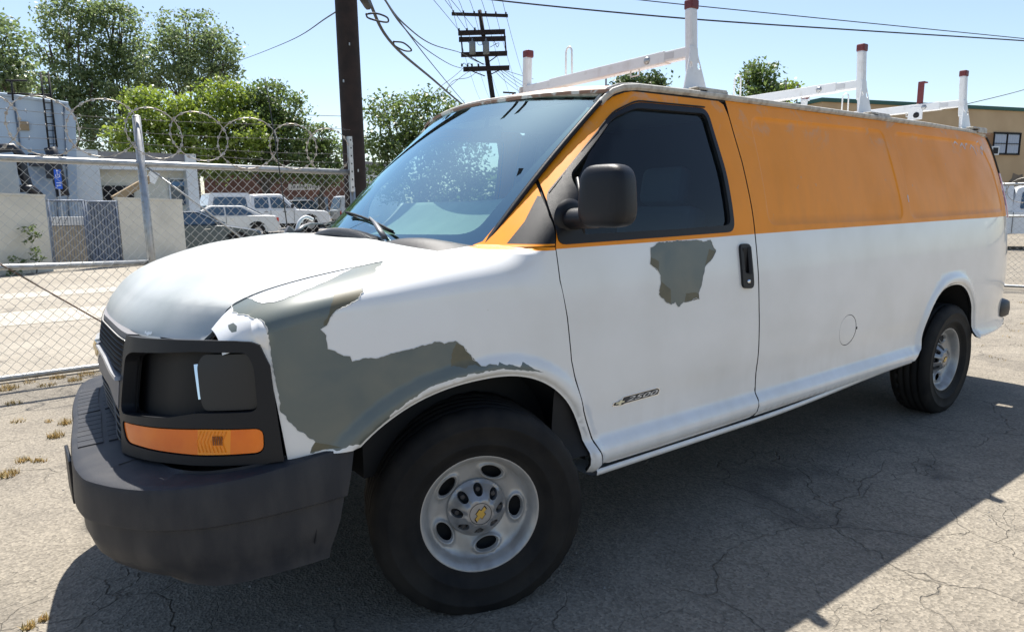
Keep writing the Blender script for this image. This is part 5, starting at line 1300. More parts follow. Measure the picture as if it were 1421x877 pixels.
for xa, xb in ((.30, .58), (.02, .26), (-.62, -.68), (-1.6, -1.66)):
    mb = MB(); mb.tube([(xa, 23.97, 0), (xb, 23.97, 4.75)], .022, 5); mb.obj('wall_seam', mat('seam_grey', (.12, .16, .21), .8) if 'seam_grey' not in bpy.data.materials else bpy.data.materials['seam_grey'], b1)
mb = MB(); quadbox(mb, -.62, -.38, 23.93, 24.0, 3.92, 4.18); mb.obj('vent', M['brownboard'], b1)
for x0, x1, z0, z1 in ((-.50, -.12, 2.86, 3.22), (.10, .40, 2.92, 3.24), (-.10, .10, 2.5, 3.1)):
    mb = MB(); quadbox(mb, x0, x1, 23.72, 24.0, z0, z1); mb.obj('electrical_box', mat('box_dark', (.05, .055, .065), .7) if 'box_dark' not in bpy.data.materials else bpy.data.materials['box_dark'], b1, bevel=.02)
lad = []
mb = MB(); mb.tube([(-.30, 23.8, 2.95), (-.06, 23.8, 5.5)], .025, 5); o = mb.obj('ladder_rail', M['gap'], b1)
a0, a1 = at_y(68, 205, 23.75), at_y(56, 100, 23.75); c0_, c1_ = at_y(79, 205, 23.75), at_y(67, 100, 23.75)
bpy.data.objects.remove(o)
for a, b in ((a0, a1), (c0_, c1_)):
    mb = MB(); mb.tube([a, b], .028, 5); mb.obj('ladder_rail', M['gap'], b1)
for i in range(11):
    t = (i+.5)/11; mb = MB(); mb.tube([a0.lerp(a1, t), c0_.lerp(c1_, t)], .016, 4); mb.obj('ladder_rung', M['gap'], b1)
for i, q in enumerate([[(8, 112), (38, 112)], [(10, 130), (70, 132)], [(16, 112), (18, 140)]]):
    mb = MB(); mb.tube([at_y(*q[0], 23.8), at_y(*q[1], 23.8)], .028, 5); mb.obj('roof_railing', M['gap'], b1)
for q, r in (([(-10, 207, 22.5), (18, 205, 22.5), (28, 215, 22.5), (32, 240, 22.5), (40, 262, 22.5), (54, 272, 22.5)], .13), ([(70, 205, 23), (76, 225, 23), (82, 250, 23), (88, 272, 23)], .17), ([(22, 262, 22.3), (45, 262, 22.3), (58, 275, 22.3)], .11)):
    mb = MB(); P = [at_y(*p) for p in q]; mb.tube(P, r, 10); mb.obj('black_duct', mat('duct_black', (.018, .018, .022), .35) if 'duct_black' not in bpy.data.materials else bpy.data.materials['duct_black'], b1)
mb = MB(); P = at_y(5, 240, 22.0); quadbox(mb, P.x-1.5, P.x+.32, 21.9, 22.6, 0, 2.95); mb.obj('grey_tank', mat('tank_grey', (.30, .34, .37), .7, col2=(.36, .4, .42), nscale=3), b1, bevel=.05)
# blue parking sign
c = at_y(80.5, 249, 20.6); sg = thing('parking_sign', 'small blue accessible-parking sign on a post above the pale wall', 'sign', (c.x, c.y, 0))
mb = MB(); mb.tube([(c.x, c.y, 0), (c.x, c.y, c.z+.2)], .02, 6); mb.obj('sign_post', M['steel'], sg)
mb = MB(); mb.box((c.x, c.y-.03, c.z), (.16, .012, .52)); sb = mb.obj('sign_board', mat('sign_blue', (.01, .10, .55), .4), sg)
mb = MB(); F_ = lambda a, b: (c.x+a, c.y-.038, c.z+b)
mb.tube([F_(-.005, .20), F_(-.005, .12), F_(.035, .12), F_(.05, .06)], .009, 4); mb.tube([F_(.045*math.cos(a)-.005, .09+.045*math.sin(a)) for a in np.linspace(2.2, 5.9, 9)], .008, 4); mb.box(F_(-.005, .225), (.03, .004, .03)); mb.obj('wheelchair_symbol', mat('sign_white', (.8, .8, .8), .5), sb)
mb = MB()
for k in range(2): mb.box((c.x, c.y-.037, c.z-.10-.07*k), (.10, .004, .016))
mb.obj('sign_lettering', bpy.data.materials['sign_white'], sb)
b2 = thing('white_building', 'low white building with a grey fascia, dark doorway and bluish window', 'building', (3, 25, 0))
mb = MB(); quadbox(mb, .60, 1.42, 24.6, 30, 0, 3.46); mb.obj('side_wing', M['whitewall'], b2)
mb = MB(); quadbox(mb, 1.42, 4.10, 25.4, 31, 0, 3.0); mb.obj('wall', M['creamwall'], b2)
mb = MB(); quadbox(mb, 1.20, 4.20, 24.95, 31, 2.98, 3.44); mb.obj('fascia', mat('fascia_grey', (.23, .22, .22), .85, col2=(.28, .27, .27), nscale=2), b2)
mb = MB(); quadbox(mb, 1.2, 4.45, 24.85, 25.1, 2.86, 2.97); mb.obj('eave', M['whitewall'], b2)
mb = MB(); quadbox(mb, 4.10, 4.46, 24.8, 31, 0, 3.44); mb.obj('corner_pillar', M['whitewall'], b2)
p0, p1 = at_y(142, 258, 25.38), at_y(186, 276, 25.38)
mb = MB(); quadbox(mb, p0.x, p1.x, 25.30, 25.42, .2, p0.z); mb.obj('doorway', M['darkhole'], b2)
p0, p1 = at_y(234, 249, 25.38), at_y(259, 273, 25.38)
mb = MB(); quadbox(mb, p0.x, p1.x, 25.36, 25.41, p1.z-.3, p0.z); wv_ = mb.obj('window', M['winglass'], b2)
mb = MB(); 
mb.box(((p0.x+p1.x)/2, 25.34, p0.z+.02), (p1.x-p0.x+.08, .05, .05)); mb.obj('window_frame', M['whitewall'], wv_)
mb = MB(); mb.box((p0.x, 25.34, p0.z-.5), (.05, .05, 1.1)); mb.obj('window_frame', M['whitewall'], wv_)
mb = MB(); mb.box(((p0.x+p1.x)/2+.02, 25.345, p0.z-.16), ((p1.x-p0.x)*.8, .02, .16)); mb.obj('window_poster', mat('poster_blue', (.12, .25, .42), .5), wv_)
bd_ = thing('leaning_board', 'brown board leaning diagonally behind the pale wall by the fence post', 'board', tuple(at_y(190, 262, 21)))
mb = MB(); a, b = at_y(158, 277, 21), at_y(212, 246, 21.2); mb.tube([a, b], .14, 4, smooth=False); mb.obj('plank', M['brownboard'], bd_)
mb = MB(); mb.box(at_y(212, 246, 21.1), (.26, .04, .34), Matrix.Rotation(.5, 3, 'Y')); mb.obj('white_panel', M['whitewall'], bd_)
# red-brown shop far behind the parked cars
b3 = thing('brown_shop', 'dark red-brown shop building with a pale sign, under the trees behind the parked cars', 'building', (22, 50, 0))
a, b = at(286, 290, 56), at(500, 290, 56); dx = (b-a); dx.z = 0; dx.normalize(); nrm_ = Vector((-dx.y, dx.x, 0))
L_ = (b-a).length
mb = MB(); mb.poly([Vector((a.x, a.y, 0)), Vector((a.x, a.y, 0))+dx*L_, Vector((a.x, a.y, 4.3))+dx*L_, Vector((a.x, a.y, 4.3))], nrm_*8); mb.obj('wall', mat('red_brown_wall', (.12, .06, .045), .9, col2=(.17, .085, .06), nscale=.5), b3)
mb = MB(); mb.poly([Vector((a.x, a.y, 4.3))-nrm_*.5-dx*.3, Vector((a.x, a.y, 4.3))-nrm_*.5+dx*(L_+.3), Vector((a.x, a.y, 4.5))-nrm_*.5+dx*(L_+.3), Vector((a.x, a.y, 4.5))-nrm_*.5-dx*.3], nrm_*9); mb.obj('roof', mat('shop_roof', (.10, .09, .08), .9), b3)
mb = MB(); c = at(423, 260, 55.6); mb.poly([c-dx*1.35+Vector((0, 0, -.22)), c+dx*1.35+Vector((0, 0, -.22)), c+dx*1.35+Vector((0, 0, .25)), c-dx*1.35+Vector((0, 0, .25))], nrm_*.1); sgn = mb.obj('shop_sign', mat('shop_sign', (.55, .52, .46), .6), b3)
r_ = random.Random(2); mb = MB()
for i in range(15):
    q = c+dx*(-1.1+i*.155)-nrm_*.02; mb.tube([q+Vector((0, 0, -.10)), q+Vector((0, 0, .12))+dx*r_.uniform(-.04, .08)], .025, 4); 
    if i % 2: mb.tube([q+Vector((0, 0, .0)), q+dx*.1+Vector((0, 0, r_.uniform(-.1, .1)))], .02, 4)
o = mb.obj('sign_lettering', M['gap'], sgn); tag(o, kind='stuff')
for i in range(7):
    u0 = 2.0+i*1.75; mb = MB(); q = Vector((a.x, a.y, .5))+dx*u0-nrm_*.04; mb.poly([q, q+dx*1.1, q+dx*1.1+Vector((0, 0, 1.9)), q+Vector((0, 0, 1.9))], nrm_*.06); mb.obj('shop_window', M['winglass'], b3)
# small white building right of the near pole
a = at(505, 250, 42); b4 = thing('far_white_shed', 'low white building glimpsed between the pole and the windshield', 'building', (a.x, a.y, 0))
mb = MB(); q = at(560, 250, 42); mb.poly([Vector((a.x, a.y, 0)), Vector((q.x, q.y, 0)), Vector((q.x, q.y, 3.45)), Vector((a.x, a.y, 3.6))], (2, 4, 0)); mb.obj('wall', M['whitewall'], b4)
mb = MB(); mb.poly([Vector((a.x, a.y-.2, 3.6)), Vector((q.x, q.y-.2, 3.45)), Vector((q.x, q.y-.2, 4.1)), Vector((a.x, a.y-.2, 4.3))], (2.1, 4.2, 0)); mb.obj('roof', bpy.data.materials['fascia_grey'], b4)
# tan building behind the van on the right
O_ = Vector((27.5, 14.2, 0)); ux = Vector((math.sin(math.radians(107)), math.cos(math.radians(107)), 0)); un = Vector((-ux.y, ux.x, 0))
b5 = thing('tan_building', 'tan two-storey building with a dark green roof edge and a curtained window', 'building', tuple(O_))
M['tan'] = mat('tan_render', (.54, .39, .23), .9, col2=(.47, .33, .19), nscale=.7, bump=.1, bscale=30)
H5 = 5.68
def q5(s_, z, o_=0): return O_+ux*s_+Vector((0, 0, z))+un*o_
wins = [(10.15, 11.95, 3.66, 4.62), (15.5, 17.6, 3.6, 4.6)]
def wrect(mb, s0, s1, z0, z1, o_=0, t=.3): mb.poly([q5(s0, z0, o_), q5(s1, z0, o_), q5(s1, z1, o_), q5(s0, z1, o_)], un*t)
mb = MB(); mb.poly([q5(-.3, -.5), q5(36, -.5), q5(36, H5), q5(-.3, H5)], un*12); mb.obj('wall', M['tan'], b5)
mb = MB(); mb.poly([q5(-.4, H5, -.10), q5(36, H5, -.10), q5(36, H5+.16, -.10), q5(-.4, H5+.16, -.10)], un*12.2); mb.obj('roof_edge', mat('green_trim', (.02, .09, .07), .6), b5)
for s0, s1, z0, z1 in wins:
    mb = MB(); wrect(mb, s0-.55, s0, z0, z1, -.03, .05); mb.obj('shutter', mat('shutter_brown', (.27, .15, .07), .8) if 'shutter_brown' not in bpy.data.materials else bpy.data.materials['shutter_brown'], b5)
    mb = MB(); wrect(mb, s0, s1, z0, z1, -.012, .03); wn = mb.obj('window', M['winglass'], b5)
    mb = MB(); n = 40; mb.grid(lambda u, v: q5(s0+.05+(s1-s0-.1)*u, z0+.05+(z1-z0-.1)*v, -.03-.018*math.sin(u*60)), 80, 2); mb.obj('curtain', mat('curtain_grey', (.42, .47, .55), .9) if 'curtain_grey' not in bpy.data.materials else bpy.data.materials['curtain_grey'], wn)
    mb = MB()
    for s_ in (s0, (s0+s1)/2, s1): wrect(mb, s_-.03, s_+.03, z0-.03, z1+.03, -.07, .05)
    wrect(mb, s0-.03, s1+.03, z0-.05, z0+.02, -.075, .05); wrect(mb, s0-.03, s1+.03, z1-.02, z1+.05, -.075, .05); wrect(mb, s0, s1, (z0+z1)/2-.015, (z0+z1)/2+.015, -.072, .05)
    mb.obj('window_frame', M['darkhole'], wn)
mb = MB(); wrect(mb, 9.72, 10.22, 3.58, 3.98, -.30, .35); ac = mb.obj('air_conditioner_unit', M['whitewall'], b5)
mb = MB(); wrect(mb, 9.80, 10.14, 3.64, 3.92, -.31, .02); mb.obj('fan_grille', M['gap'], ac)
mb = MB(); r_ = random.Random(8); 
for cx_, cz_, rr in ((12.1, 2.15, .62), (12.6, 2.0, .5), (11.8, 1.9, .45)):
    n0 = len(mb.v)
    for k in range(18): a = k*math.pi/9; e = r_.uniform(.8, 1.15); mb.v.append(tuple(q5(cx_+rr*e*math.cos(a), cz_+rr*e*math.sin(a), -.004-.002*cx_*.1)))
    mb.face([n0+k for k in range(18)])
o = mb.obj('wall_stain', mat('stain_grey', (.15, .125, .10), .9, col2=(.22, .17, .12), nscale=3), b5); tag(o, kind='stuff')

# ------------------------------------------------------------ parked vehicles
def vehicle(label, name, cat, loc, rot, L, W, H, paint, low, green, wins, wheels, hood_cut=None, group=None, lamps=(), wr=.33, extra=None):
    """low / green: side outlines (x, z) of the lower body and of the cabin; wins: side window outlines"""
    T_ = thing(name, label, cat, loc, rot, group); PINV.pop(T_.name)
    def shell(name_, prof, w0, w1, m, inset=.06):
        P = roundpoly(prof, .10, 3); n = len(P); mb = MB(); zmin = min(p[1] for p in P); zmax = max(p[1] for p in P)
        cx_ = sum(p[0] for p in P)/n; ys = [-1, -.93, -.5, 0, .5, .93, 1]
        for y in ys:
            for x, z in P:
                t = (z-zmin)/(zmax-zmin); w_ = (w0*(1-t)+w1*t)*.5; k = 0 if abs(y) < .95 else 1
                xx = x+(cx_-x)*(.035 if k else 0)-(0 if k else 0); zz = z-(.04*(zmax-zmin) if k and t > .5 else 0)
                bow_ = .05*(1-y*y)*(1 if x > cx_ else -1)*(abs(x-cx_)/(L/2))
                mb.v.append((xx+bow_, y*w_, zz+.02*(1-y*y)*t))
        for i in range(len(ys)-1):
            for j in range(n): a = i*n+j; b = i*n+(j+1) % n; mb.face((a, b, b+n, a+n), 0, True)
        mb.face(list(range(n))[::-1]); mb.face([(len(ys)-1)*n+j for j in range(n)])
        o = mb.obj(name_, m, T_); md = o.modifiers.new('e', 'EDGE_SPLIT'); md.split_angle = math.radians(35); return o, w0, w1, zmin, zmax
    body, *_ = shell('body', low, W, W*.97, paint)
    cab, w0, w1, za, zb = shell('cabin', green, W*.95, W*.76, paint)
    for wn, sides in wins:
        for sd in sides:
            mb = MB(); P = roundpoly(wn, .05, 2); pts = []
            for x, z in P: t = (z-za)/(zb-za); pts.append((x, sd*((w0*(1-t)+w1*t)*.5+.012), z))
            mb.v = pts+[(x, y-sd*.05, z) for x, y, z in pts]; n = len(pts); mb.face(range(n) if sd < 0 else list(range(n))[::-1])
            for i in range(n): mb.face((i, (i+1) % n, n+(i+1) % n, n+i))
            mb.obj('side_window', M['winglass'], T_)
    # windscreen and rear screen as proud dark sheets following the cabin ends
    G = green; 
    def screen(i, j, nm):
        (xa, za_), (xb, zb_) = G[i], G[j]; mb = MB(); d = Vector((zb_-za_, 0, -(xb-xa))).normalized(); s_ = 1 if (xa+xb)/2 > sum(p[0] for p in G)/len(G) else -1
        if d.x*s_ < 0: d = -d
        q = []
        for t, yy in ((.10, -.86), (.10, .86), (.90, .80), (.90, -.80)):
            x = xa+(xb-xa)*t; z = za_+(zb_-za_)*t; tt = (z-za)/(zb-za); w_ = (w0*(1-tt)+w1*tt)*.5; q.append(Vector((x, yy*w_, z))+d*.055)
        mb.poly(q, -d*.03); mb.obj(nm, M['winglass'], T_)
    screen(0, 1, 'rear_screen'); screen(-1, -2, 'windscreen')
    for x in wheels:
        for sd in (-1, 1):
            mb = MB(); mb.lathe([(wr*.55, .06), (wr*.62, .09), (wr*.95, .08), (wr, .05), (wr, -.12), (wr*.5, -.12)], 24, axis='y'); o = mb.obj('wheel', M['rubber'], T_)
            o.location = (x, sd*(W/2-.10), wr); o.rotation_euler = (0, 0, 0 if sd < 0 else math.pi)
            mb = MB(); mb.lathe([(0, .03), (wr*.2, .04), (wr*.45, .03), (wr*.58, .07), (wr*.6, .05)], 20, axis='y'); ri_ = mb.obj('rim', M['rim'], o)
            mb = MB(); mb.lathe([(wr*1.28, .0), (wr*1.28, -.02), (0, -.02)], 24, axis='y'); a_ = mb.obj('wheel_arch', M['gap'], T_); a_.location = (x, sd*(W/2+.008), wr*1.02); a_.rotation_euler = (0, 0, 0 if sd < 0 else math.pi)
            o.location.y = sd*(W/2-.02)
    for (x, z, y, sx, sy, sz, m_, nm) in lamps:
        for sd in (-1, 1):
            mb = MB(); mb.box((x, sd*y, z), (sx, sy, sz)); mb.obj(nm, m_, T_, bevel=.01)
    if extra: extra(T_)
    return T_
M['carwhite'] = mat('car_white_paint', (.68, .70, .72), .3, coat=.6)
M['cardark'] = mat('car_dark_paint', (.025, .04, .05), .25, coat=.8)
M['carsilver'] = mat('car_pearl_paint', (.60, .60, .58), .28, coat=.7)
def sedan(label, loc, rot, paint, group='parked cars in the lot across the lane'):
    L, W = 4.7, 1.8
    low = [(-2.32, .32), (-2.36, .62), (-2.25, .98), (-1.25, 1.02), (1.05, .98), (2.15, .78), (2.34, .58), (2.30, .28)]
    gr = [(-1.75, .96), (-.95, 1.40), (.35, 1.42), (1.20, .94)]
    wi = [([(-1.35, 1.02), (-.85, 1.33), (-.22, 1.35), (-.22, 1.02)], (-1, 1)), ([(-.16, 1.02), (-.16, 1.35), (.30, 1.35), (.88, 1.02)], (-1, 1))]
    def ex(T_):
        mb = MB(); mb.box((-2.36, 0, .74), (.02, .5, .16)); mb.obj('number_plate', mat('plate_blue', (.12, .16, .25), .5) if 'plate_blue' not in bpy.data.materials else bpy.data.materials['plate_blue'], T_)
        mb = MB(); mb.box((-2.36, 0, .46), (.12, 1.7, .16)); mb.obj('rear_bumper', paint, T_, bevel=.04)
        for sd in (-1, 1):
            mb = MB(); mb.box((.82, sd*.98, 1.04), (.10, .16, .11)); mb.obj('door_mirror', paint, T_, bevel=.03)
            mb = MB(); mb.box((-.19, sd*.905, .66), (.012, .01, .62)); mb.obj('door_seam', M['gap'], T_)
            for x in (-.42, .55): mb = MB(); mb.box((x, sd*.915, .86), (.16, .02, .025)); mb.obj('door_handle', M['chrome'], T_)
    return vehicle(label, 'parked_car', 'car', loc, rot, L, W, 1.42, paint, low, gr, wi, (-1.4, 1.42), group=group, lamps=[(-2.24, .82, .68, .16, .38, .17, M['redlens'], 'tail_lamp'), (2.18, .66, .66, .18, .36, .14, M['chrome'], 'headlamp')], extra=ex)
sedan('dark blue-black sedan parked nearest, just right of the pale wall end', (3.25, 21.9, .02), 0, M['cardark'])
sedan('white sedan with its boot and red tail lamp towards the hood, behind the dark sedan', (5.75, 28.2, .22), math.pi, M['carsilver'])
# pickup with camper shell
def pickup(label, loc, rot, paint, shell=True, name='pickup_truck', group='parked cars in the lot across the lane'):
    low = [(-2.9, .48), (-2.92, 1.12), (-.8, 1.14), (1.0, 1.14), (1.25, 1.14), (2.70, 1.05), (2.92, .85), (2.92, .45)]
    gr = [(-1.05, 1.10), (-.90, 1.86), (.55, 1.88), (1.30, 1.10)]
    wi = [([(-.80, 1.20), (-.76, 1.70), (-.12, 1.72), (-.12, 1.20)], (-1, 1)), ([(-.02, 1.20), (-.02, 1.72), (.48, 1.72), (.95, 1.20)], (-1, 1))]
    def ex(T_):
        if shell:
            mb = MB(); n0 = 0; pr = roundpoly([(-2.98, 1.12), (-2.72, 1.93), (-.98, 1.93), (-.98, 1.12)], .10, 3)
            mb.poly([(x, -.93, z) if z < 1.2 else (x, -.80, z) for x, z in pr], (0, 0.0, 0)) if False else None
            V_ = [(x, -(.95-.14*(z-1.12)/.81), z) for x, z in pr]+[(x, (.95-.14*(z-1.12)/.81), z) for x, z in pr]; n = len(pr); mb.v = V_; mb.face(list(range(n))); mb.face([n+i for i in reversed(range(n))])
            for i in range(n): mb.face((i, n+i, n+(i+1) % n, (i+1) % n))
            sh_ = mb.obj('camper_shell', paint, T_)
            for sd in (-1, 1):
                mb = MB(); P = roundpoly([(-2.70, 1.30), (-2.58, 1.74), (-1.18, 1.74), (-1.12, 1.30)], .06, 3); pts = [(x, sd*(.963-.14*(z-1.12)/.81), z) for x, z in P]; mb.poly(pts, (0, -sd*.03, 0)); mb.obj('shell_window', M['winglass'], sh_)
        mb = MB(); mb.box((2.95, 0, .62), (.14, 1.8, .20)); mb.obj('front_bumper', M['chrome'], T_, bevel=.04)
        mb = MB(); mb.box((2.93, 0, .90), (.06, 1.2, .22)); mb.obj('grille', M['gap'], T_)
        mb = MB(); mb.box((-2.96, 0, .60), (.14, 1.8, .18)); mb.obj('rear_bumper', M['chrome'], T_, bevel=.04)
        for sd in (-1, 1):
            mb = MB(); mb.box((.95, sd*1.12, 1.28), (.10, .22, .20)); mb.obj('door_mirror', M['gap'], T_, bevel=.03)
            for x in (-.95, -.07, 1.06): mb = MB(); mb.box((x, sd*.985, .80), (.014, .01, .62)); mb.obj('door_seam', M['gap'], T_)
            for x in (-.30, .60): mb = MB(); mb.box((x, sd*.99, 1.02), (.16, .02, .03)); mb.obj('door_handle', M['gap'], T_)
    return vehicle(label, name, 'truck', loc, rot, 5.8, 1.96, 1.9, paint, low, gr, wi, (-1.75, 1.85), group=group, lamps=[(-2.90, .90, .88, .08, .12, .34, M['redlens'], 'tail_lamp'), (2.86, .90, .78, .12, .30, .18, M['chrome'], 'headlamp')], wr=.39, extra=ex)
pickup('white pickup with a camper shell and dark windows, front end towards the antenna', (9.15, 32.6, terr(0, 32.6)), 0, M['carwhite'])
def suv(label, loc, rot, paint, name='parked_suv', H=1.85, group='parked cars in the lot across the lane'):
    low = [(-2.4, .42), (-2.42, 1.05), (1.0, 1.06), (2.25, .98), (2.42, .8), (2.40, .40)]
    gr = [(-2.38, 1.02), (-2.15, H-.04), (.45, H), (1.15, 1.02)]
    wi = [([(-2.1, 1.12), (-1.98, H-.16), (-1.25, H-.15), (-1.25, 1.12)], (-1, 1)), ([(-1.15, 1.12), (-1.15, H-.15), (-.35, H-.14), (-.35, 1.12)], (-1, 1)), ([(-.25, 1.12), (-.25, H-.14), (.38, H-.15), (.82, 1.12)], (-1, 1))]
    return vehicle(label, name, 'car', loc, rot, 4.85, 1.9, H, paint, low, gr, wi, (-1.45, 1.5), group=group, lamps=[(-2.38, .85, .92, .08, .12, .30, M['redlens'], 'tail_lamp'), (2.34, .78, .80, .12, .30, .16, M['chrome'], 'headlamp')], wr=.36)
suv('white wagon whose roof shows over the end of the pale wall', (4.6, 33.5, terr(0, 33)), 0, M['carwhite'])
suv('white utility vehicle with dark windows far right, beside the dark pole', (18.3, 40.5, terr(0, 40)), 0, M['carwhite'], H=1.95)
suv('dark wagon parked far back between the pickup and the utility vehicle', (14.2, 42.0, terr(0, 40)), .1, M['cardark'], H=1.7)
a = at(1455, 300, 20.5); pickup('white truck parked behind the low fence at the right edge', (a.x, a.y, 0), math.radians(-68), M['carwhite'], shell=True)

# ------------------------------------------------------------ poles and wires
M['pole'] = mat('creosote_pole', (.013, .009, .008), .9, col2=(.026, .016, .013), nscale=7, bump=.5, bscale=14)
pb = at_y(493.5, 262, 5.78); pt = at_y(480, 0, 5.80); dr = (pt-pb)/(pt.z-pb.z)
pl = thing('utility_pole', 'thick dark wooden utility pole close behind the fence end', 'pole', (pb.x-dr.x*pb.z, pb.y-dr.y*pb.z, 0))
base = pb-dr*pb.z
mb = MB(); mb.tube([base+dr*z for z in np.linspace(-.1, 9.2, 20)], [.132-.0018*z for z in np.linspace(0, 9.2, 20)], 18); po = mb.obj('pole_shaft', M['pole'], pl)
for z, a in ((1.55, 3.9), (2.2, 4.2), (2.9, 3.7), (3.3, 4.4), (1.9, 4.6)):
    mb = MB(); c = base+dr*z+Vector((math.cos(a), math.sin(a), 0))*.13; mb.box(c, (.012, .012, .03)); mb.obj('pole_staple', M['steel'], pl)
for zz in (8.8, 8.0):
    mb = MB(); c = base+dr*zz; mb.box(c, (2.2, .11, .12)); mb.obj('crossarm', M['pole'], pl)
def sag(a, b, k=.02, n=24):
    L = (b-a).length; return [a.lerp(b, t)-Vector((0, 0, 4*k*L*t*(1-t))) for t in np.linspace(0, 1, n)]
def smooth3(P, n=8):
    o = []; P = [P[0]*2-P[1]]+list(P)+[P[-1]*2-P[-2]]
    for i in range(1, len(P)-2):
        for k in range(n):
            t = k/n; a, b, c, d = P[i-1], P[i], P[i+1], P[i+2]; o.append(.5*((2*b)+(c-a)*t+(2*a-5*b+4*c-d)*t*t+(3*b-a-3*c+d)*t**3))
    o.append(P[-2]); return o
WG_ = 'overhead cables'
def wire(label, pts, r, grp=WG_):
    mb = MB(); mb.tube(smooth3(pts), r, 5); o = mb.obj('overhead_cable', M['wire']); tag(o, label, 'cable', grp); return o
A3 = lambda l: [at(*q) for q in l]
wire('thin cable from the dark pole down left towards the tall trees', A3([(480, 8, 8.2), (455, 24, 10), (400, 58, 18), (333, 84, 30), (300, 92, 40)]), .010)
wire('thick spliced cable running from the dark pole down behind the windshield', A3([(492, -70, 7.2), (515, 8, 8.6), (545, 62, 10), (600, 110, 13.5), (645, 148, 18), (700, 190, 26)]), .022)
for k, l in enumerate([[(508, 20, 8.4), (522, 19, 8.5), (536, 24, 8.7), (539, 30, 8.8), (532, 31, 8.7), (512, 26, 8.5), (508, 20, 8.4)], [(546, 58, 9.5), (560, 60, 9.6), (571, 70, 9.8), (562, 71, 9.7), (548, 64, 9.6), (546, 58, 9.5)]]):
    mb = MB(); mb.tube(smooth3(A3(l)), .012, 5); o = mb.obj('cable_slack_loop', M['wire']); tag(o, ['upper slack loop of cable hanging from the thick spliced cable', 'lower slack loop of cable hanging from the thick spliced cable'][k], 'cable')
mb = MB(); mb.tube(A3([(500, -8, 8.1), (511, 9, 8.4)]), .05, 8); o = mb.obj('splice_case', M['wire']); tag(o, 'black splice case on the thick cable at the top of the picture', 'splice case')
wire('cable curving from the top of the picture to the lower transformer arm', A3([(527, -10, 9), (560, 33, 12), (600, 62, 18), (640, 74, 26), (660, 85, 31), (690, 95, 34), (740, 110, 40)]), .014)
wire('cable curving from the top of the picture to the lowest crossarm', A3([(530, -6, 9), (558, 36, 12), (590, 68, 18), (625, 90, 26), (644, 96, 31)]), .013)
wire('straight cable crossing behind the spliced cable towards the van roof', A3([(528, -8, 9), (560, 38, 12), (600, 90, 18), (640, 138, 26), (670, 172, 32)]), .012)
wire('heavy cable across the sky above the rack posts', A3([(640, -9, 13), (700, 2, 13), (950, 26, 13.5), (1200, 43, 15), (1421, 57, 17), (1600, 70, 20)]), .016)
wire('thinner cable above the heavy one, at the top right', A3([(820, -10, 14), (885, 0, 14), (1100, 22, 15), (1421, 54, 18), (1600, 72, 21)]), .011)
wire('thin cable rising to the right edge above the tan building', A3([(1310, 152, 20), (1345, 144, 21), (1421, 125, 24), (1500, 100, 27)]), .012)
wire('thin level cable left of the dark pole over the rounded trees', A3([(425, 160, 30), (455, 161, 30), (490, 162, 30)]), .012)
# transformer pole
pa, pz = at(665.5, 15, 31.5), at(684, 137, 31.5); d2 = (pa-pz)/(pa.z-pz.z); bb = pz-d2*pz.z
tp_ = thing('transformer_pole', 'distant wooden pole with stacked crossarms and two grey transformers', 'pole', tuple(bb))
mb = MB(); mb.tube([bb+d2*z for z in np.linspace(0, pa.z, 10)], [.155-.006*z for z in np.linspace(0, pa.z, 10)], 10); mb.obj('pole_shaft', M['pole'], tp_)
arms = [((627, 20.5), (705, 23)), ((636, 47), (701, 45)), ((637, 56), (702, 54.5)), ((640, 77), (704, 75)), ((643, 97), (707, 95))]
for i, (a, b) in enumerate(arms):
    a, b = at(*a, 31.3), at(*b, 31.3); d = (b-a).normalized(); n = d.cross(Vector((0, 0, 1))); h = .06 if i in (0,) else .10
    mb = MB(); mb.poly([a+Vector((0, 0, -h)), b+Vector((0, 0, -h)), b+Vector((0, 0, h)), a+Vector((0, 0, h))], n*.14); mb.obj('crossarm', M['pole'], tp_)
for u in (639.5, 700):
    mb = MB(); mb.tube([at(u, 46, 31.2), at(u+2.5, 76, 31.2)], .04, 6); mb.obj('arm_strut', M['pole'], tp_)
for (u0, v0), (u1, v1) in [((652, 98), (673, 106)), ((695, 97), (676, 106)), ((650, 78), (671, 90)), ((690, 78), (676, 88))]:
    mb = MB(); mb.tube([at(u0, v0, 31.2), at(u1, v1, 31.2)], .025, 5); mb.obj('arm_brace', M['pole'], tp_)
for u in (655.5, 674.5):
    mb = MB(); c = at(u, 67, 30.9); mb.lathe([(0, .28), (.13, .27), (.15, .24), (.15, -.26), (0, -.28)], 14); mb.lathe([(0, .42), (.03, .42), (.04, .28)], 6)
    mb.v = [(x+c.x, y+c.y, z+c.z) for x, y, z in mb.v]; mb.obj('transformer_can', mat('transformer_grey', (.16, .18, .19), .5) if 'transformer_grey' not in bpy.data.materials else bpy.data.materials['transformer_grey'], tp_)
for i, (u, v) in enumerate([(629, 18), (643, 18.5), (658, 19), (674, 19.5), (688, 20), (702, 20.5), (637, 43), (648, 43), (659, 42), (641, 92), (649, 92), (655, 92), (664, 92)]):
    mb = MB(); c = at(u, v, 31.2); mb.lathe([(0, .11), (.05, .09), (.03, .05), (.055, .02), (.03, -.02), (.0, -.06)], 8); mb.v = [(x+c.x, y+c.y, z+c.z) for x, y, z in mb.v]; mb.obj('insulator', M['gap'], tp_)
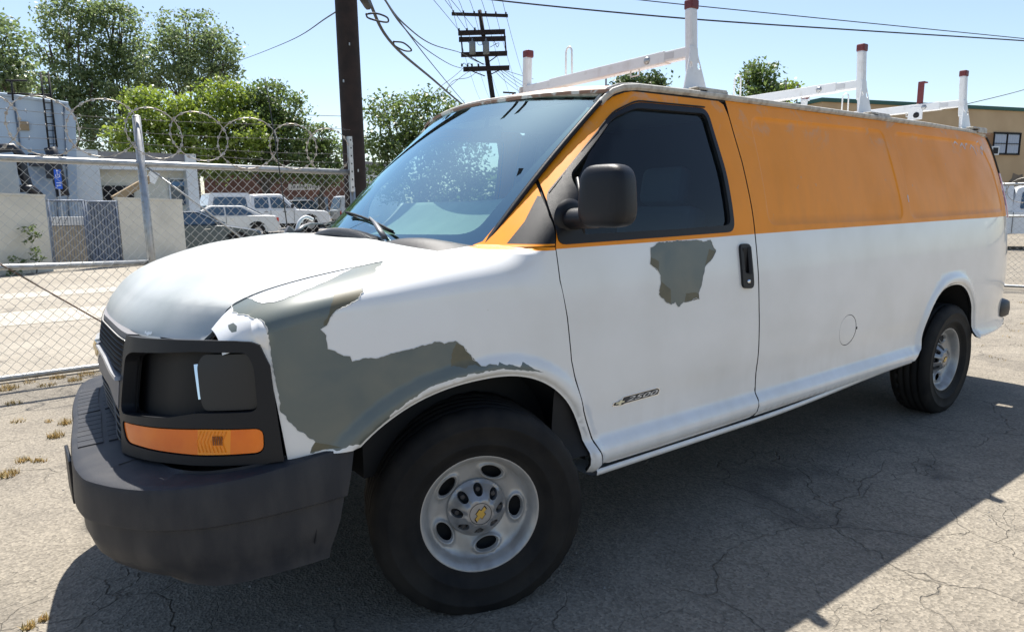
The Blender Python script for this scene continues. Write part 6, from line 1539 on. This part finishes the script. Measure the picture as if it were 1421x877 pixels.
for l in ([(641, 92, 31.1), (644, 88, 31), (648, 92, 31), (652, 96, 31)], [(648, 92, 31.1), (651, 88, 31), (656, 93, 31)], [(686, 58, 31), (690, 66, 31), (692, 60, 31), (680, 66, 31)], [(650, 60, 31), (653, 52, 31), (659, 58, 31)], [(660, 55, 31), (665, 63, 31), (672, 60, 31)]):
    mb = MB(); mb.tube(smooth3(A3(l), 5), .014, 4); mb.obj('jumper_wire', M['wire'], tp_)
tops = [(629, 18), (643, 18.5), (658, 19), (674, 19.5), (688, 20), (702, 20.5)]
for i, (u, v) in enumerate(tops):
    dx = 10+i*.8; k = [(.35, 1.0), (.4, 1.0)][0]
    wire(['leftmost','second from left','third from left','third from right','second from right','rightmost'][i]+' of six thin lines passing over the top crossarm of the transformer pole', A3([(u-26+i*2, v-60, 24), (u-8+i*.6, v-20, 28), (u, v, 31.1), (u+12, v+45, 40), (u+24, v+85, 52), (u+36, v+118, 68), (u+50, v+140, 90)]), .011, 'thin lines over the transformer pole')
for i, (u, v, du) in enumerate([(637, 43, -36), (648, 43, -30), (659, 42, -34)]):
    wire(['left','middle','right'][i]+' one of three thin lines coming down to the second crossarm of the transformer pole', A3([(u+du-14, v-60, 22), (u+du*.5, v-22, 27), (u, v, 31.1)]), .011, 'thin lines to the second crossarm')
for i in range(4):
    wire(['leftmost','second','third','rightmost'][i]+' of four thin lines falling away right of the transformer pole', A3([(685+i*4, 97, 31.1), (700+i*7, 112, 36), (722+i*9, 128, 44), (745+i*10, 138, 55)]), .012, 'thin lines falling away behind the van')
for i, (q, r) in enumerate([([(641, 97, 31), (628, 108, 28), (612, 120, 25), (600, 132, 23)], .012), ([(655, 97, 31), (640, 107, 28), (622, 122, 25), (606, 134, 23)], .012), ([(662, 100, 31), (650, 108, 28), (630, 112, 25), (618, 126, 23)], .012)]):
    wire(['upper of three service drops fanning left from the lowest crossarm', 'middle of three service drops fanning left from the lowest crossarm', 'lowest of three service drops fanning left from the lowest crossarm'][i], A3(q), r, 'service drops')
# distant crossarm and pole over the roof
c = at(712, 129, 70); ds = thing('far_pole', 'far small pole top with one crossarm just over the van roof line', 'pole', (c.x, c.y, 0))
mb = MB(); mb.tube([(c.x, c.y, 0), (c.x, c.y, c.z)], .12, 6); mb.obj('pole_shaft', M['pole'], ds)
mb = MB(); a, b = at(698, 128.5, 70), at(716, 129.5, 70); mb.tube([a, b], .09, 5); mb.obj('crossarm', M['pole'], ds)
for i, (u, v0, v1, D_) in enumerate([(841, 105, 140, 40), (1091, 112, 145, 40), (1107, 117, 145, 40)]):
    a, b = at(u, v0, D_), at(u, v1, D_); t_ = thing('thin_post', ['thin dark post tip over the roof left of the small tree', 'thin dark post tip over the roof beside the low bright tree', 'short dark post tip right of the low bright tree'][i], 'post', (a.x, a.y, 0)); mb = MB(); mb.tube([(a.x, a.y, 0), (a.x, a.y, a.z)], .05 if i == 0 else .035, 6); mb.obj('post_shaft', M['pole'], t_)
# row of buildings and trees across the street behind the camera (only seen mirrored in paint and glass)
